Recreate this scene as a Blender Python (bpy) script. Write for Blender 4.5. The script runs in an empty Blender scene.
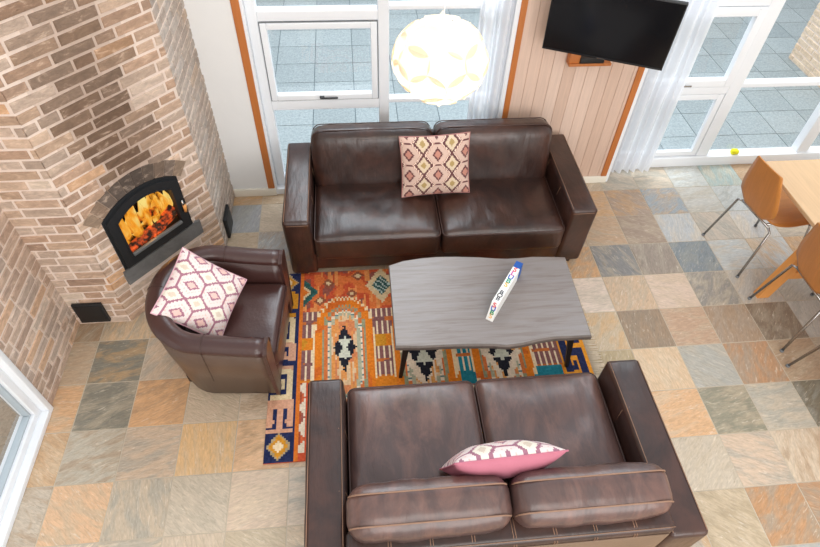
import bpy, math, random
from mathutils import Vector, Matrix, noise
random.seed(7)
S = bpy.context.scene
C = S.collection

# ------------------------------------------------------------------ camera
cam_d = bpy.data.cameras.new('camera')
cam_d.sensor_width = 36.0
cam_d.lens = 575.9 / 820 * 36.0
cam_d.clip_start = 0.05
cam = bpy.data.objects.new('camera', cam_d)
C.objects.link(cam)
_a = Vector((0.99538844, -0.09187062, 0.02759773))
_b = Vector((0.05115227, 0.75172635, 0.65748836))
_c = Vector((0.0811498, 0.65304463, -0.75295911))
cam.matrix_world = Matrix(((_a.x, _b.x, -_c.x, 0), (_a.y, _b.y, -_c.y, 0), (_a.z, _b.z, -_c.z, 3.3062), (0, 0, 0, 1)))
S.camera = cam

# ------------------------------------------------------------------ light
W = bpy.data.worlds.new('sky')
S.world = W
W.use_nodes = True
nt = W.node_tree
for n in list(nt.nodes):
    nt.nodes.remove(n)
wo = nt.nodes.new('ShaderNodeOutputWorld')
bg = nt.nodes.new('ShaderNodeBackground')
tc = nt.nodes.new('ShaderNodeTexCoord')
sp = nt.nodes.new('ShaderNodeSeparateXYZ')
rp = nt.nodes.new('ShaderNodeValToRGB')
rp.color_ramp.elements[0].position = 0.35
rp.color_ramp.elements[0].color = (1.0, 0.955, 0.90, 1)
rp.color_ramp.elements[1].position = 0.85
rp.color_ramp.elements[1].color = (0.82, 0.93, 1.05, 1)
mp = nt.nodes.new('ShaderNodeMapRange')
mp.inputs[1].default_value = -1
mp.inputs[2].default_value = 1
nt.links.new(tc.outputs['Generated'], sp.inputs[0])
nt.links.new(sp.outputs['Y'], mp.inputs[0])
nt.links.new(mp.outputs[0], rp.inputs[0])
nt.links.new(rp.outputs[0], bg.inputs[0])
bg.inputs[1].default_value = 1.0
nt.links.new(bg.outputs[0], wo.inputs[0])

def area(name, loc, target, sx, sy, power, col):
    l = bpy.data.lights.new(name, 'AREA')
    l.shape = 'RECTANGLE'; l.size = sx; l.size_y = sy; l.energy = power; l.color = col
    o = bpy.data.objects.new(name, l); C.objects.link(o)
    o.location = loc
    o.rotation_euler = (Vector(target) - Vector(loc)).to_track_quat('-Z', 'Y').to_euler()
    return o
area('overhead_fill', (1.0, -1.6, 5.2), (0.6, 2.2, 0.3), 3.5, 2.0, 95, (1.0, 0.97, 0.93))  # added soft fill from above, no actual lamp in the loft
area('rear_fill', (1.6, -3.6, 2.6), (0.6, 3.5, 0.9), 5.0, 3.0, 200, (1.0, 0.985, 0.97))  # added fill behind the camera to lift walls and other upright faces
area('window_daylight', (1.5, 6.5, 5.0), (0.9, 2.2, 0.3), 6.0, 2.5, 420, (0.86, 0.94, 1.0))

S.view_settings.view_transform = 'Standard'
S.view_settings.look = 'None'
S.view_settings.gamma = 1.0
S.view_settings.use_curve_mapping = False
S.view_settings.exposure = 0.0

# ------------------------------------------------------------------ helpers
def lin(c):
    r = []
    for x in c[:3]:
        x = x / 255.0
        r.append(x / 12.92 if x <= 0.04045 else ((x + 0.055) / 1.055) ** 2.4)
    return (r[0], r[1], r[2], 1.0)

def mix(a, b, t):
    return tuple(a[i] * (1 - t) + b[i] * t for i in range(3))

def mat(name, col=(200, 200, 200), rough=0.5, metal=0.0, attr=False, vary=0.0, vscale=4.0, stretch=(1, 1, 1),
        bump=0.0, bscale=40.0, col2=None, uv=False, spec=0.5, coat=0.0, detail=4.0, bstretch=None, coatr=0.2, ramp=(0.35, 0.65), sheen=0.0):
    m = bpy.data.materials.new(name)
    m.use_nodes = True
    t = m.node_tree
    p = t.nodes['Principled BSDF']
    p.inputs['Roughness'].default_value = rough
    p.inputs['Metallic'].default_value = metal
    p.inputs['Specular IOR Level'].default_value = spec
    p.inputs['Coat Weight'].default_value = coat
    p.inputs['Coat Roughness'].default_value = coatr
    p.inputs['Sheen Weight'].default_value = sheen
    if attr:
        a = t.nodes.new('ShaderNodeAttribute'); a.attribute_name = 'Col'
        src = a.outputs['Color']
    else:
        a = t.nodes.new('ShaderNodeRGB'); a.outputs[0].default_value = lin(col)
        src = a.outputs[0]
    tcn = t.nodes.new('ShaderNodeTexCoord')
    coord = tcn.outputs['UV'] if uv else tcn.outputs['Object']
    if vary > 0 or col2:
        mpn = t.nodes.new('ShaderNodeMapping'); mpn.inputs['Scale'].default_value = stretch
        t.links.new(coord, mpn.inputs[0])
        nz = t.nodes.new('ShaderNodeTexNoise'); nz.inputs['Scale'].default_value = vscale
        nz.inputs['Detail'].default_value = detail; nz.inputs['Roughness'].default_value = 0.65
        nz.inputs['Distortion'].default_value = 0.6
        t.links.new(mpn.outputs[0], nz.inputs['Vector'])
        if col2:
            cr = t.nodes.new('ShaderNodeValToRGB')
            cr.color_ramp.elements[0].position = ramp[0]; cr.color_ramp.elements[1].position = ramp[1]
            t.links.new(nz.outputs['Fac'], cr.inputs[0])
            mx = t.nodes.new('ShaderNodeMix'); mx.data_type = 'RGBA'
            t.links.new(cr.outputs[0], mx.inputs[0])
            t.links.new(src, mx.inputs[6]); mx.inputs[7].default_value = lin(col2)
            src = mx.outputs[2]
        if vary > 0:
            mr = t.nodes.new('ShaderNodeMapRange')
            mr.inputs[1].default_value = 0.25; mr.inputs[2].default_value = 0.75
            mr.inputs[3].default_value = 1 - vary; mr.inputs[4].default_value = 1 + vary
            t.links.new(nz.outputs['Fac'], mr.inputs[0])
            hs = t.nodes.new('ShaderNodeHueSaturation')
            t.links.new(mr.outputs[0], hs.inputs['Value']); t.links.new(src, hs.inputs['Color'])
            src = hs.outputs[0]
    t.links.new(src, p.inputs['Base Color'])
    if bump > 0:
        mb = t.nodes.new('ShaderNodeMapping'); mb.inputs['Scale'].default_value = bstretch or stretch
        t.links.new(coord, mb.inputs[0])
        n2 = t.nodes.new('ShaderNodeTexNoise'); n2.inputs['Scale'].default_value = bscale
        n2.inputs['Detail'].default_value = 5.0
        t.links.new(mb.outputs[0], n2.inputs['Vector'])
        bp = t.nodes.new('ShaderNodeBump'); bp.inputs['Strength'].default_value = bump
        bp.inputs['Distance'].default_value = 0.01
        t.links.new(n2.outputs['Fac'], bp.inputs['Height'])
        t.links.new(bp.outputs[0], p.inputs['Normal'])
    return m

def emit(name, col, strength):
    m = bpy.data.materials.new(name); m.use_nodes = True
    p = m.node_tree.nodes['Principled BSDF']
    p.inputs['Base Color'].default_value = lin(col)
    p.inputs['Emission Color'].default_value = lin(col)
    p.inputs['Emission Strength'].default_value = strength
    return m

def glassmat(name, refl=0.12, tint=(1, 1, 1, 1), rough=0.02):
    m = bpy.data.materials.new(name); m.use_nodes = True
    t = m.node_tree
    for n in list(t.nodes):
        t.nodes.remove(n)
    o = t.nodes.new('ShaderNodeOutputMaterial'); mx = t.nodes.new('ShaderNodeMixShader')
    tr = t.nodes.new('ShaderNodeBsdfTransparent'); tr.inputs[0].default_value = tint
    gl = t.nodes.new('ShaderNodeBsdfGlossy'); gl.inputs['Roughness'].default_value = rough
    mx.inputs[0].default_value = refl
    t.links.new(tr.outputs[0], mx.inputs[1]); t.links.new(gl.outputs[0], mx.inputs[2])
    t.links.new(mx.outputs[0], o.inputs[0])
    return m

class M:
    """collects faces; build() links them as one mesh object"""
    def __init__(s):
        s.v = []; s.f = []; s.c = []; s.u = []; s.sm = []
    def face(s, pts, col=None, uv=None, smooth=False):
        i = len(s.v); s.v += [tuple(p) for p in pts]
        s.f.append(tuple(range(i, i + len(pts)))); s.c.append(col); s.u.append(uv); s.sm.append(smooth)
    def mesh(s, vs, fs, col=None, smooth=True, mtx=None):
        i = len(s.v)
        s.v += [tuple(mtx @ Vector(p)) if mtx else tuple(p) for p in vs]
        for f in fs:
            s.f.append(tuple(i + k for k in f)); s.c.append(col); s.u.append(None); s.sm.append(smooth)
        return s
    def box(s, x0, x1, y0, y1, z0, z1, bev=0.0, col=None, mtx=None):
        if bev > 0:
            vs, fs = rbox(x1 - x0, y1 - y0, z1 - z0, min(bev, .49 * min(x1 - x0, y1 - y0, z1 - z0)), 1, k=2)
            cx, cy, cz = (x0 + x1) / 2, (y0 + y1) / 2, (z0 + z1) / 2
            return s.mesh([(p[0] + cx, p[1] + cy, p[2] + cz) for p in vs], fs, col, True, mtx)
        vs = [(x, y, z) for x in (x0, x1) for y in (y0, y1) for z in (z0, z1)]
        fs = [(0, 1, 3, 2), (4, 6, 7, 5), (0, 4, 5, 1), (2, 3, 7, 6), (0, 2, 6, 4), (1, 5, 7, 3)]
        return s.mesh(vs, fs, col, False, mtx)
    def tube(s, pts, r, n=8, col=None, closed=False, caps=True):
        pts = [Vector(p) for p in pts]
        m = len(pts); rings = []
        up = Vector((0, 0, 1))
        prev = None
        for i, p in enumerate(pts):
            if closed:
                d = pts[(i + 1) % m] - pts[i - 1]
            else:
                d = pts[min(i + 1, m - 1)] - pts[max(i - 1, 0)]
            d.normalize()
            if prev is None:
                q = d.cross(up)
                if q.length < 1e-3:
                    q = d.cross(Vector((1, 0, 0)))
            else:
                q = prev - d * prev.dot(d)
            q.normalize(); prev = q
            w = d.cross(q)
            rr = r[i] if isinstance(r, (list, tuple)) else r
            rings.append([p + (q * math.cos(2 * math.pi * k / n) + w * math.sin(2 * math.pi * k / n)) * rr for k in range(n)])
        vs = [v for rg in rings for v in rg]; fs = []
        for i in range(m if closed else m - 1):
            j = (i + 1) % m
            for k in range(n):
                fs.append((i * n + k, i * n + (k + 1) % n, j * n + (k + 1) % n, j * n + k))
        if caps and not closed:
            fs.append(tuple(range(n - 1, -1, -1))); fs.append(tuple((m - 1) * n + k for k in range(n)))
        return s.mesh(vs, fs, col, True)
    def prism(s, poly, z0, z1, col=None, axis='z', mtx=None):
        n = len(poly)
        def P(a, b, h):
            return (a, b, h) if axis == 'z' else ((a, h, b) if axis == 'y' else (h, a, b))
        vs = [P(a, b, z0) for a, b in poly] + [P(a, b, z1) for a, b in poly]
        fs = [tuple(range(n - 1, -1, -1)), tuple(range(n, 2 * n))]
        fs += [(i, (i + 1) % n, n + (i + 1) % n, n + i) for i in range(n)]
        return s.mesh(vs, fs, col, False, mtx)
    def build(s, name, m, parent=None, loc=None, rot=None):
        me = bpy.data.meshes.new(name)
        me.from_pydata(s.v, [], s.f)
        me.polygons.foreach_set('use_smooth', s.sm)
        if any(c is not None for c in s.c):
            at = me.color_attributes.new('Col', 'FLOAT_COLOR', 'CORNER')
            d = []
            for poly, c in zip(me.polygons, s.c):
                cc = lin(c) if c is not None else (1, 1, 1, 1)
                d += list(cc) * poly.loop_total
            at.data.foreach_set('color', d)
        if any(u is not None for u in s.u):
            ul = me.uv_layers.new(name='UVMap')
            d = []
            for poly, u in zip(me.polygons, s.u):
                for k in range(poly.loop_total):
                    d += list(u[k]) if u else [0, 0]
            ul.data.foreach_set('uv', d)
        me.materials.append(m)
        me.validate(); me.update()
        import bmesh
        bm = bmesh.new(); bm.from_mesh(me)
        bmesh.ops.recalc_face_normals(bm, faces=bm.faces)
        bm.to_mesh(me); bm.free()
        o = bpy.data.objects.new(name, me); C.objects.link(o)
        if parent:
            o.parent = parent
        if loc:
            o.location = loc
        if rot:
            o.rotation_euler = rot
        return o

def axis_list(h, r, n, k):
    a = [h - r + r * math.tan(math.pi / 4 * i / k) for i in range(1, k + 1)]
    L = [-x for x in reversed(a)]
    for i in range(n + 1):
        L.append(-(h - r) + 2 * (h - r) * i / n)
    return L + a

def rbox(sx, sy, sz, r, n=8, k=3, nz=None, fn=None):
    """rounded box centred at 0, optional displacement fn(p)->p"""
    hx, hy, hz = sx / 2, sy / 2, sz / 2
    r = min(r, hx * .999, hy * .999, hz * .999)
    nn = n if isinstance(n, (tuple, list)) else (n, n, nz or max(1, n // 4))
    A = [axis_list(hx, r, nn[0], k), axis_list(hy, r, nn[1], k), axis_list(hz, r, nn[2], k)]
    H = (hx, hy, hz)
    idx = {}; vs = []; fs = []
    def vert(p):
        key = tuple(round(x, 6) for x in p)
        if key not in idx:
            q = [max(-(H[i] - r), min(H[i] - r, p[i])) for i in range(3)]
            d = Vector([p[i] - q[i] for i in range(3)])
            d.normalize()
            w = Vector(q) + d * r
            if fn:
                w = Vector(fn(w))
            idx[key] = len(vs); vs.append(w)
        return idx[key]
    for ax in range(3):
        b, c = (ax + 1) % 3, (ax + 2) % 3
        for sg in (-1, 1):
            for i in range(len(A[b]) - 1):
                for j in range(len(A[c]) - 1):
                    q = []
                    for (ii, jj) in ((i, j), (i + 1, j), (i + 1, j + 1), (i, j + 1)):
                        p = [0, 0, 0]; p[ax] = sg * H[ax]; p[b] = A[b][ii]; p[c] = A[c][jj]
                        q.append(vert(p))
                    fs.append(tuple(q if sg > 0 else q[::-1]))
    return vs, fs

def empty(name, label, cat, loc=(0, 0, 0), rz=0.0, group=None):
    o = bpy.data.objects.new(name, None); C.objects.link(o)
    o.location = loc; o.rotation_euler = (0, 0, rz); o.empty_display_size = 0.1
    o['label'] = label; o['category'] = cat
    if group:
        o['group'] = group
    return o

def tag(o, label, cat, group=None):
    o['label'] = label; o['category'] = cat
    if group:
        o['group'] = group
    return o

def struct(o):
    o['kind'] = 'structure'
    return o

def copy_tree(o, parent=None):
    c = o.copy(); C.objects.link(c)
    if parent:
        c.parent = parent
    for ch in list(o.children):
        copy_tree(ch, c)
    return c

# ------------------------------------------------------------------ materials
MT = {}
MT['white'] = mat('white_paint', (234, 238, 243), 0.35, vary=0.02)
MT['wall'] = mat('white_plaster', (229, 230, 230), 0.8, vary=0.02, bump=0.05, bscale=90)
MT['trim'] = mat('orange_stained_wood', (186, 112, 56), 0.45, vary=0.12, vscale=6, stretch=(6, 6, .6))
MT['base'] = mat('white_baseboard', (232, 228, 216), 0.45, vary=0.02)
MT['mortar'] = mat('pink_mortar', attr=True, rough=0.95, vary=0.08, vscale=14, bump=0.35, bscale=120)
MT['brick'] = mat('handmade_brick', attr=True, rough=0.9, vary=0.30, vscale=15, stretch=(1, 1, 2.2), bump=0.7, bscale=60, detail=8, col2=(222, 200, 180), ramp=(.56, .98))
MT['tile'] = mat('slate_tile', attr=True, rough=0.42, vary=0.20, vscale=3.2, stretch=(1.0, 4.0, 1), uv=True, bump=0.28, bscale=9, detail=7,
                 bstretch=(1.0, 5.0, 1), spec=0.45)
def tile_mat():
    m = mat('slate_tile', attr=True, rough=0.36, spec=0.5)
    t = m.node_tree; p = t.nodes['Principled BSDF']
    src = p.inputs['Base Color'].links[0].from_socket
    tcn = t.nodes.new('ShaderNodeTexCoord'); uv = tcn.outputs['UV']
    at2 = t.nodes.new('ShaderNodeAttribute'); at2.attribute_name = 'Col2'
    def nz(scale, stretch, detail=6, dist=.8, rough=.62):
        mp = t.nodes.new('ShaderNodeMapping'); mp.inputs['Scale'].default_value = stretch
        t.links.new(uv, mp.inputs[0])
        n = t.nodes.new('ShaderNodeTexNoise'); n.inputs['Scale'].default_value = scale; n.inputs['Detail'].default_value = detail
        n.inputs['Distortion'].default_value = dist; n.inputs['Roughness'].default_value = rough
        t.links.new(mp.outputs[0], n.inputs['Vector'])
        return n.outputs['Fac']
    def rng(f, a, b, c, d):
        r = t.nodes.new('ShaderNodeMapRange'); r.inputs[1].default_value = a; r.inputs[2].default_value = b; r.inputs[3].default_value = c; r.inputs[4].default_value = d
        t.links.new(f, r.inputs[0]); return r.outputs[0]
    def blend(f, a, b):
        x = t.nodes.new('ShaderNodeMix'); x.data_type = 'RGBA'
        t.links.new(f, x.inputs[0]); t.links.new(a, x.inputs[6])
        if isinstance(b, tuple): x.inputs[7].default_value = b
        else: t.links.new(b, x.inputs[7])
        return x.outputs[2]
    c = blend(rng(nz(1.5, (1, 2.6, 1)), .44, .60, 0, .85), src, at2.outputs['Color'])
    f2 = nz(3.4, (1, 5, 1), 8, 1.6)
    c = blend(rng(f2, .58, .70, 0, .55), c, lin((226, 214, 196)))
    f3 = nz(4.0, (1, 6, 1), 8, 2.0)
    c = blend(rng(f3, .62, .74, 0, .6), c, lin((112, 92, 74)))
    hs = t.nodes.new('ShaderNodeHueSaturation'); t.links.new(c, hs.inputs['Color'])
    t.links.new(rng(nz(7, (1, 4, 1), 8), .28, .72, .80, 1.2), hs.inputs['Value'])
    t.links.new(hs.outputs[0], p.inputs['Base Color'])
    t.links.new(rng(nz(3, (1, 2, 1)), .3, .7, .26, .5), p.inputs['Roughness'])
    bp = t.nodes.new('ShaderNodeBump'); bp.inputs['Strength'].default_value = .45; bp.inputs['Distance'].default_value = .01
    t.links.new(nz(3.2, (1, 4.5, 1), 7, 1.4), bp.inputs['Height']); t.links.new(bp.outputs[0], p.inputs['Normal'])
    return m
MT['tile'] = tile_mat()
MT['grout'] = mat('grout', (188, 176, 158), 0.9, vary=0.06)
MT['paving'] = mat('grey_paving', attr=True, rough=0.85, vary=0.34, vscale=48, detail=8, bump=0.2, bscale=80)
MT['joint'] = mat('paving_joint', (98, 112, 118), 0.95, vary=0.1)
MT['leather'] = mat('dark_brown_leather', (45, 30, 27), 0.32, vary=0.25, vscale=4.0, col2=(66, 41, 33), bump=0.4, bscale=20, spec=0.55, coat=0.15, coatr=0.28, detail=6, bstretch=(1.5, .4, .4))
MT['worn'] = mat('worn_brown_leather', (80, 60, 57), 0.32, vary=0.2, vscale=5.0, col2=(112, 80, 70), bump=0.35, bscale=16, spec=0.6, coat=0.2, coatr=0.25, detail=7,
                 stretch=(1.6, .7, 1), ramp=(.42, .75), bstretch=(1.6, .45, .6))
MT['back_sheen'] = mat('leather_floor_sheen', (120, 98, 80), 0.5, vary=0.1, vscale=4, bump=0.15, bscale=60)  # dark leather with the floor's reflection put into a lighter base colour
MT['tub'] = mat('oxblood_leather', (66, 41, 38), 0.3, vary=0.15, vscale=4, bump=0.12, bscale=60, coat=0.2, coatr=0.22)
MT['tubside'] = mat('brown_side_leather', (90, 70, 58), 0.36, vary=0.12, vscale=4, bump=0.12, bscale=60, coat=0.15)
MT['stitch'] = mat('tan_stitching', (140, 108, 88), 0.7, vary=0.1)
MT['pipe'] = mat('piping_leather', (70, 48, 42), 0.4, vary=0.1)
MT['darkwood'] = mat('dark_wood_feet', (48, 34, 28), 0.5, vary=0.15)
MT['greywood'] = mat('grey_washed_wood', (148, 143, 142), 0.34, vary=0.24, vscale=5.0, stretch=(.55, 8, 2), col2=(116, 107, 104), bump=0.12, bscale=10, bstretch=(.6, 14, 2))
MT['edgewood'] = mat('grey_wood_edge', (108, 98, 92), 0.6, vary=0.25, vscale=14, bump=0.3, bscale=30)
MT['black'] = mat('black_metal', (26, 26, 28), 0.4, vary=0.1)
MT['iron'] = mat('cast_iron', (40, 42, 45), 0.5, 0.3, vary=0.12, vscale=20, bump=0.1, bscale=120)
MT['slate'] = mat('dark_slate_slab', (108, 108, 108), 0.55, vary=0.3, vscale=9, bump=0.3, bscale=30)
MT['soot'] = mat('sooty_firebrick', (30, 26, 24), 0.9, vary=0.3, vscale=10)
MT['oak'] = mat('oak_table', (214, 180, 140), 0.4, vary=0.09, vscale=4, stretch=(7, .6, 2), bump=0.05, bscale=10)
MT['oakleg'] = mat('oak_leg', (226, 156, 84), 0.42, vary=0.1, vscale=4, stretch=(4, 4, .6))
MT['ply'] = mat('beech_plywood', (194, 126, 58), 0.34, vary=0.12, vscale=4, stretch=(1, 7, .8), coat=0.2)
MT['chrome'] = mat('brushed_steel', (176, 174, 172), 0.25, 1.0, vary=0.05)
MT['screen'] = mat('dark_screen', (14, 16, 20), 0.16, vary=0.1, spec=0.5)
MT['tvblack'] = mat('tv_plastic', (22, 23, 26), 0.35, vary=0.05)
MT['fabric'] = mat('kilim_print_fabric', attr=True, rough=0.9, bump=0.2, bscale=220, vary=0.05, vscale=40)
MT['pink'] = mat('pink_cotton', (186, 112, 130), 0.85, vary=0.07, vscale=6, bump=0.25, bscale=14)
MT['rug'] = mat('kilim_rug_wool', attr=True, rough=0.95, bump=0.5, bscale=160, vary=0.10, vscale=60)
MT['fringe'] = mat('cream_cotton_fringe', (206, 192, 170), 0.95, vary=0.15, vscale=30)
MT['pine'] = mat('pale_pine_board', attr=True, rough=0.6, vary=0.09, vscale=7, stretch=(10, 4, .5), bump=0.06, bscale=12)
MT['paint'] = mat('printed_card', attr=True, rough=0.5, vary=0.02)
MT['yellow'] = mat('yellow_sponge', (232, 226, 40), 0.9, vary=0.1, vscale=40, bump=0.5, bscale=120)
MT['seal'] = mat('grey_rubber_seal', (120, 124, 128), .7, vary=.05)
MT['grass'] = mat('lawn_grass', (120, 150, 80), 0.95, vary=0.3, vscale=30)
MT['bark'] = mat('charred_bark', (44, 26, 20), 0.9, vary=0.4, vscale=20, bump=0.6, bscale=40)
MT['glass'] = glassmat('window_glass', 0.07)
MT['stoveglass'] = glassmat('stove_glass', 0.04, (0.95, 0.92, 0.88, 1))
# ------------------------------------------------------------------ floor of slate tiles
T = 0.33
OX, OY = 7.5246, 10.2776
KNOWN = {
 (0,-2):(196,186,166),(-1,-2):(186,176,158),(1,-2):(182,192,192),(2,-2):(150,178,180),(-2,-2):(178,168,150),
 (0,-1):(142,158,170),(-1,-1):(160,142,124),(-2,-1):(188,160,128),(1,-1):(180,184,180),(2,-1):(180,190,192),
 (-1,0):(152,134,116),(0,0):(168,178,184),(1,0):(182,172,156),(-2,0):(184,156,124),(-3,0):(168,140,110),(2,0):(180,184,184),
 (-1,1):(142,132,120),(0,1):(116,132,142),(-2,1):(122,126,128),(1,1):(172,182,184),(2,1):(178,186,188),(-3,1):(196,152,104),
 (-1,2):(202,184,166),(0,2):(138,138,132),(-2,2):(196,170,138),(-3,2):(208,194,180),(1,2):(172,172,166),(2,2):(168,168,160),
 (-1,3):(182,152,124),(0,3):(160,144,124),(-2,3):(142,126,104),(-3,3):(186,170,140),(1,3):(128,112,92),(2,3):(176,178,172),
 (-2,4):(202,176,140),(-1,4):(162,166,160),(0,4):(178,136,96),(-3,4):(168,152,112),(1,4):(168,142,112),(2,4):(172,156,132),
 (-2,5):(206,164,118),(-1,5):(136,136,116),(0,5):(164,164,152),(1,5):(118,112,92),(-3,5):(196,168,134),(2,5):(158,142,118),
 (-2,6):(186,176,156),(-1,6):(196,176,152),(0,6):(196,182,158),(1,6):(186,166,136),(-3,6):(190,176,152),
 (-2,7):(172,156,126),(-1,7):(182,136,90),(0,7):(178,138,100),(1,7):(178,160,134),
 (-13,3):(122,122,110),(-14,3):(178,156,128),(-12,3):(188,166,140),(-11,3):(192,166,134),(-13,2):(198,170,132),(-14,2):(160,134,104),(-12,2):(176,146,108),
 (-13,4):(122,122,110),(-14,4):(202,160,116),(-12,4):(206,160,112),(-11,4):(188,170,146),(-10,4):(196,178,154),(-15,4):(190,160,124),
 (-13,5):(176,172,156),(-14,5):(190,156,116),(-12,5):(190,168,142),(-11,5):(210,172,118),(-10,5):(212,174,132),(-9,5):(200,180,154),
 (-13,6):(210,172,132),(-14,6):(184,174,156),(-12,6):(186,172,148),(-11,6):(188,178,158),(-10,6):(198,180,158),(-9,6):(196,184,166),
 (-13,7):(200,184,160),(-12,7):(196,180,154),(-11,7):(192,178,156),(-10,7):(184,172,146),(-14,7):(196,176,150),(-9,7):(198,182,156),
 (-11,0):(176,160,136),(-10,0):(156,166,172),(-11,-1):(150,158,166),(-10,-1):(190,178,158),(-9,0):(186,176,154),(-9,-1):(188,178,158),
 (-11,-2):(184,160,130),(-10,-2):(178,156,126),(-9,1):(180,164,138),(-10,1):(172,156,132),
}
pal = [(196,172,140),(186,170,146),(168,158,142),(150,146,134),(202,164,118),(180,150,116),(160,166,166),(206,188,164)]
g = M()
rt = random.Random(11)
for i in range(-17, 9):
    for j in range(-4, 13):
        c = KNOWN.get((i, j)) or rt.choice(pal)
        x0, x1 = T * (i + OX), T * (i + 1 + OX)
        y1, y0 = T * (-j + OY), T * (-(j + 1) + OY)
        if x1 < -2.1 or y0 > 4.25:
            continue
        y1 = min(y1, 4.13); q = 0.0025; e = 0.004
        gm = (c[0] + c[1] + c[2]) / 3; c = tuple(min(238, (x * .80 + gm * .20) * w) for x, w in zip(c, (1.05, 1.02, 1.0)))
        a = rt.choice([0.25, 1.2, 0.8, 1.9, 2.6, 0.1]) + rt.uniform(-.2, .2); o1, o2 = rt.uniform(0, 60), rt.uniform(0, 60)
        ca, sa = math.cos(a), math.sin(a)
        h = rt.uniform(-.0008, .0004)
        def UV(p):
            return (3 * (p[0] * ca + p[1] * sa) + o1, 3 * (-p[0] * sa + p[1] * ca) + o2)
        top = [(x0 + e, y0 + e, h), (x1 - e, y0 + e, h), (x1 - e, y1 - e, h), (x0 + e, y1 - e, h)]
        low = [(x0 + q, y0 + q, h - .003), (x1 - q, y0 + q, h - .003), (x1 - q, y1 - q, h - .003), (x0 + q, y1 - q, h - .003)]
        g.face(top, c, [UV(p) for p in top])
        for k in range(4):
            l = (k + 1) % 4
            fq = [low[k], low[l], top[l], top[k]]
            g.face(fq, c, [UV(p) for p in fq])
fl = struct(g.build('floor', MT['tile']))
# companion colour of each tile's veining
at = fl.data.color_attributes.new('Col2', 'FLOAT_COLOR', 'CORNER')
d = []
comp = {}
for k, f in enumerate(g.f):
    key = g.c[k] if k % 5 == 0 else None
    if k % 5 == 0:
        base = g.c[k]
        alt = rt.choice([(202, 158, 108), (176, 166, 148), (150, 150, 142), (196, 176, 150), (208, 190, 164), (160, 132, 104), (186, 170, 146)])
        cur = lin(mix(base, alt, .62))
    d += list(cur) * 4
at.data.foreach_set('color', d)
g = M(); g.box(-2.1, 5.2, -1.1, 4.13, -0.12, -0.0025)
struct(g.build('floor_bed', MT['grout'])).parent = fl

# ------------------------------------------------------------------ brick walls
rb = random.Random(5)
BP = [(162,132,108),(174,148,124),(178,160,144),(160,144,130),(190,166,144),(204,160,118),(166,136,112),(148,122,102),(186,170,156),(172,146,124),(202,190,174)]
BW = [3,4,4,3,3,1,3,2,3,3,1]
COURSE = 0.0667
E1 = Vector((-1.63, 2.56)); E2 = Vector((-1.06, 3.22)); CN = Vector((-1.975, 2.56)); E3 = Vector((-1.06, 3.845))
def arch_in(s):
    return 0.855 + 0.095 * max(0.0, 1 - ((s - 0.40) / 0.285) ** 2)
def holes(face, z):
    """blocked interval of the face's own distance at height z"""
    if face == 1:
        if 0.30 < z < 0.43: return (0.095, 0.735)
        if 0.43 <= z < 0.86: return (0.118, 0.682)
        if 0.86 <= z < 1.07:
            w = 0.36 * math.sqrt(max(0, 1 - (z - 0.86) / 0.205))
            return (0.40 - max(w, .0), 0.40 + w)
    return None
def soot(s, z):
    c0 = 0.40 + 0.02 * math.sin(z * 7)
    w = 0.27 + 0.06 * (z - 1.0)
    d = abs(s - c0) / w
    a = max(0, 1 - d ** 2) if d < 1 else 0
    f = 1.0 if z > 1.0 else max(0, (z - .92) / .08)
    return a * f * max(0, min(1, 1.25 - (z - 1.0) * .55))
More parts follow.
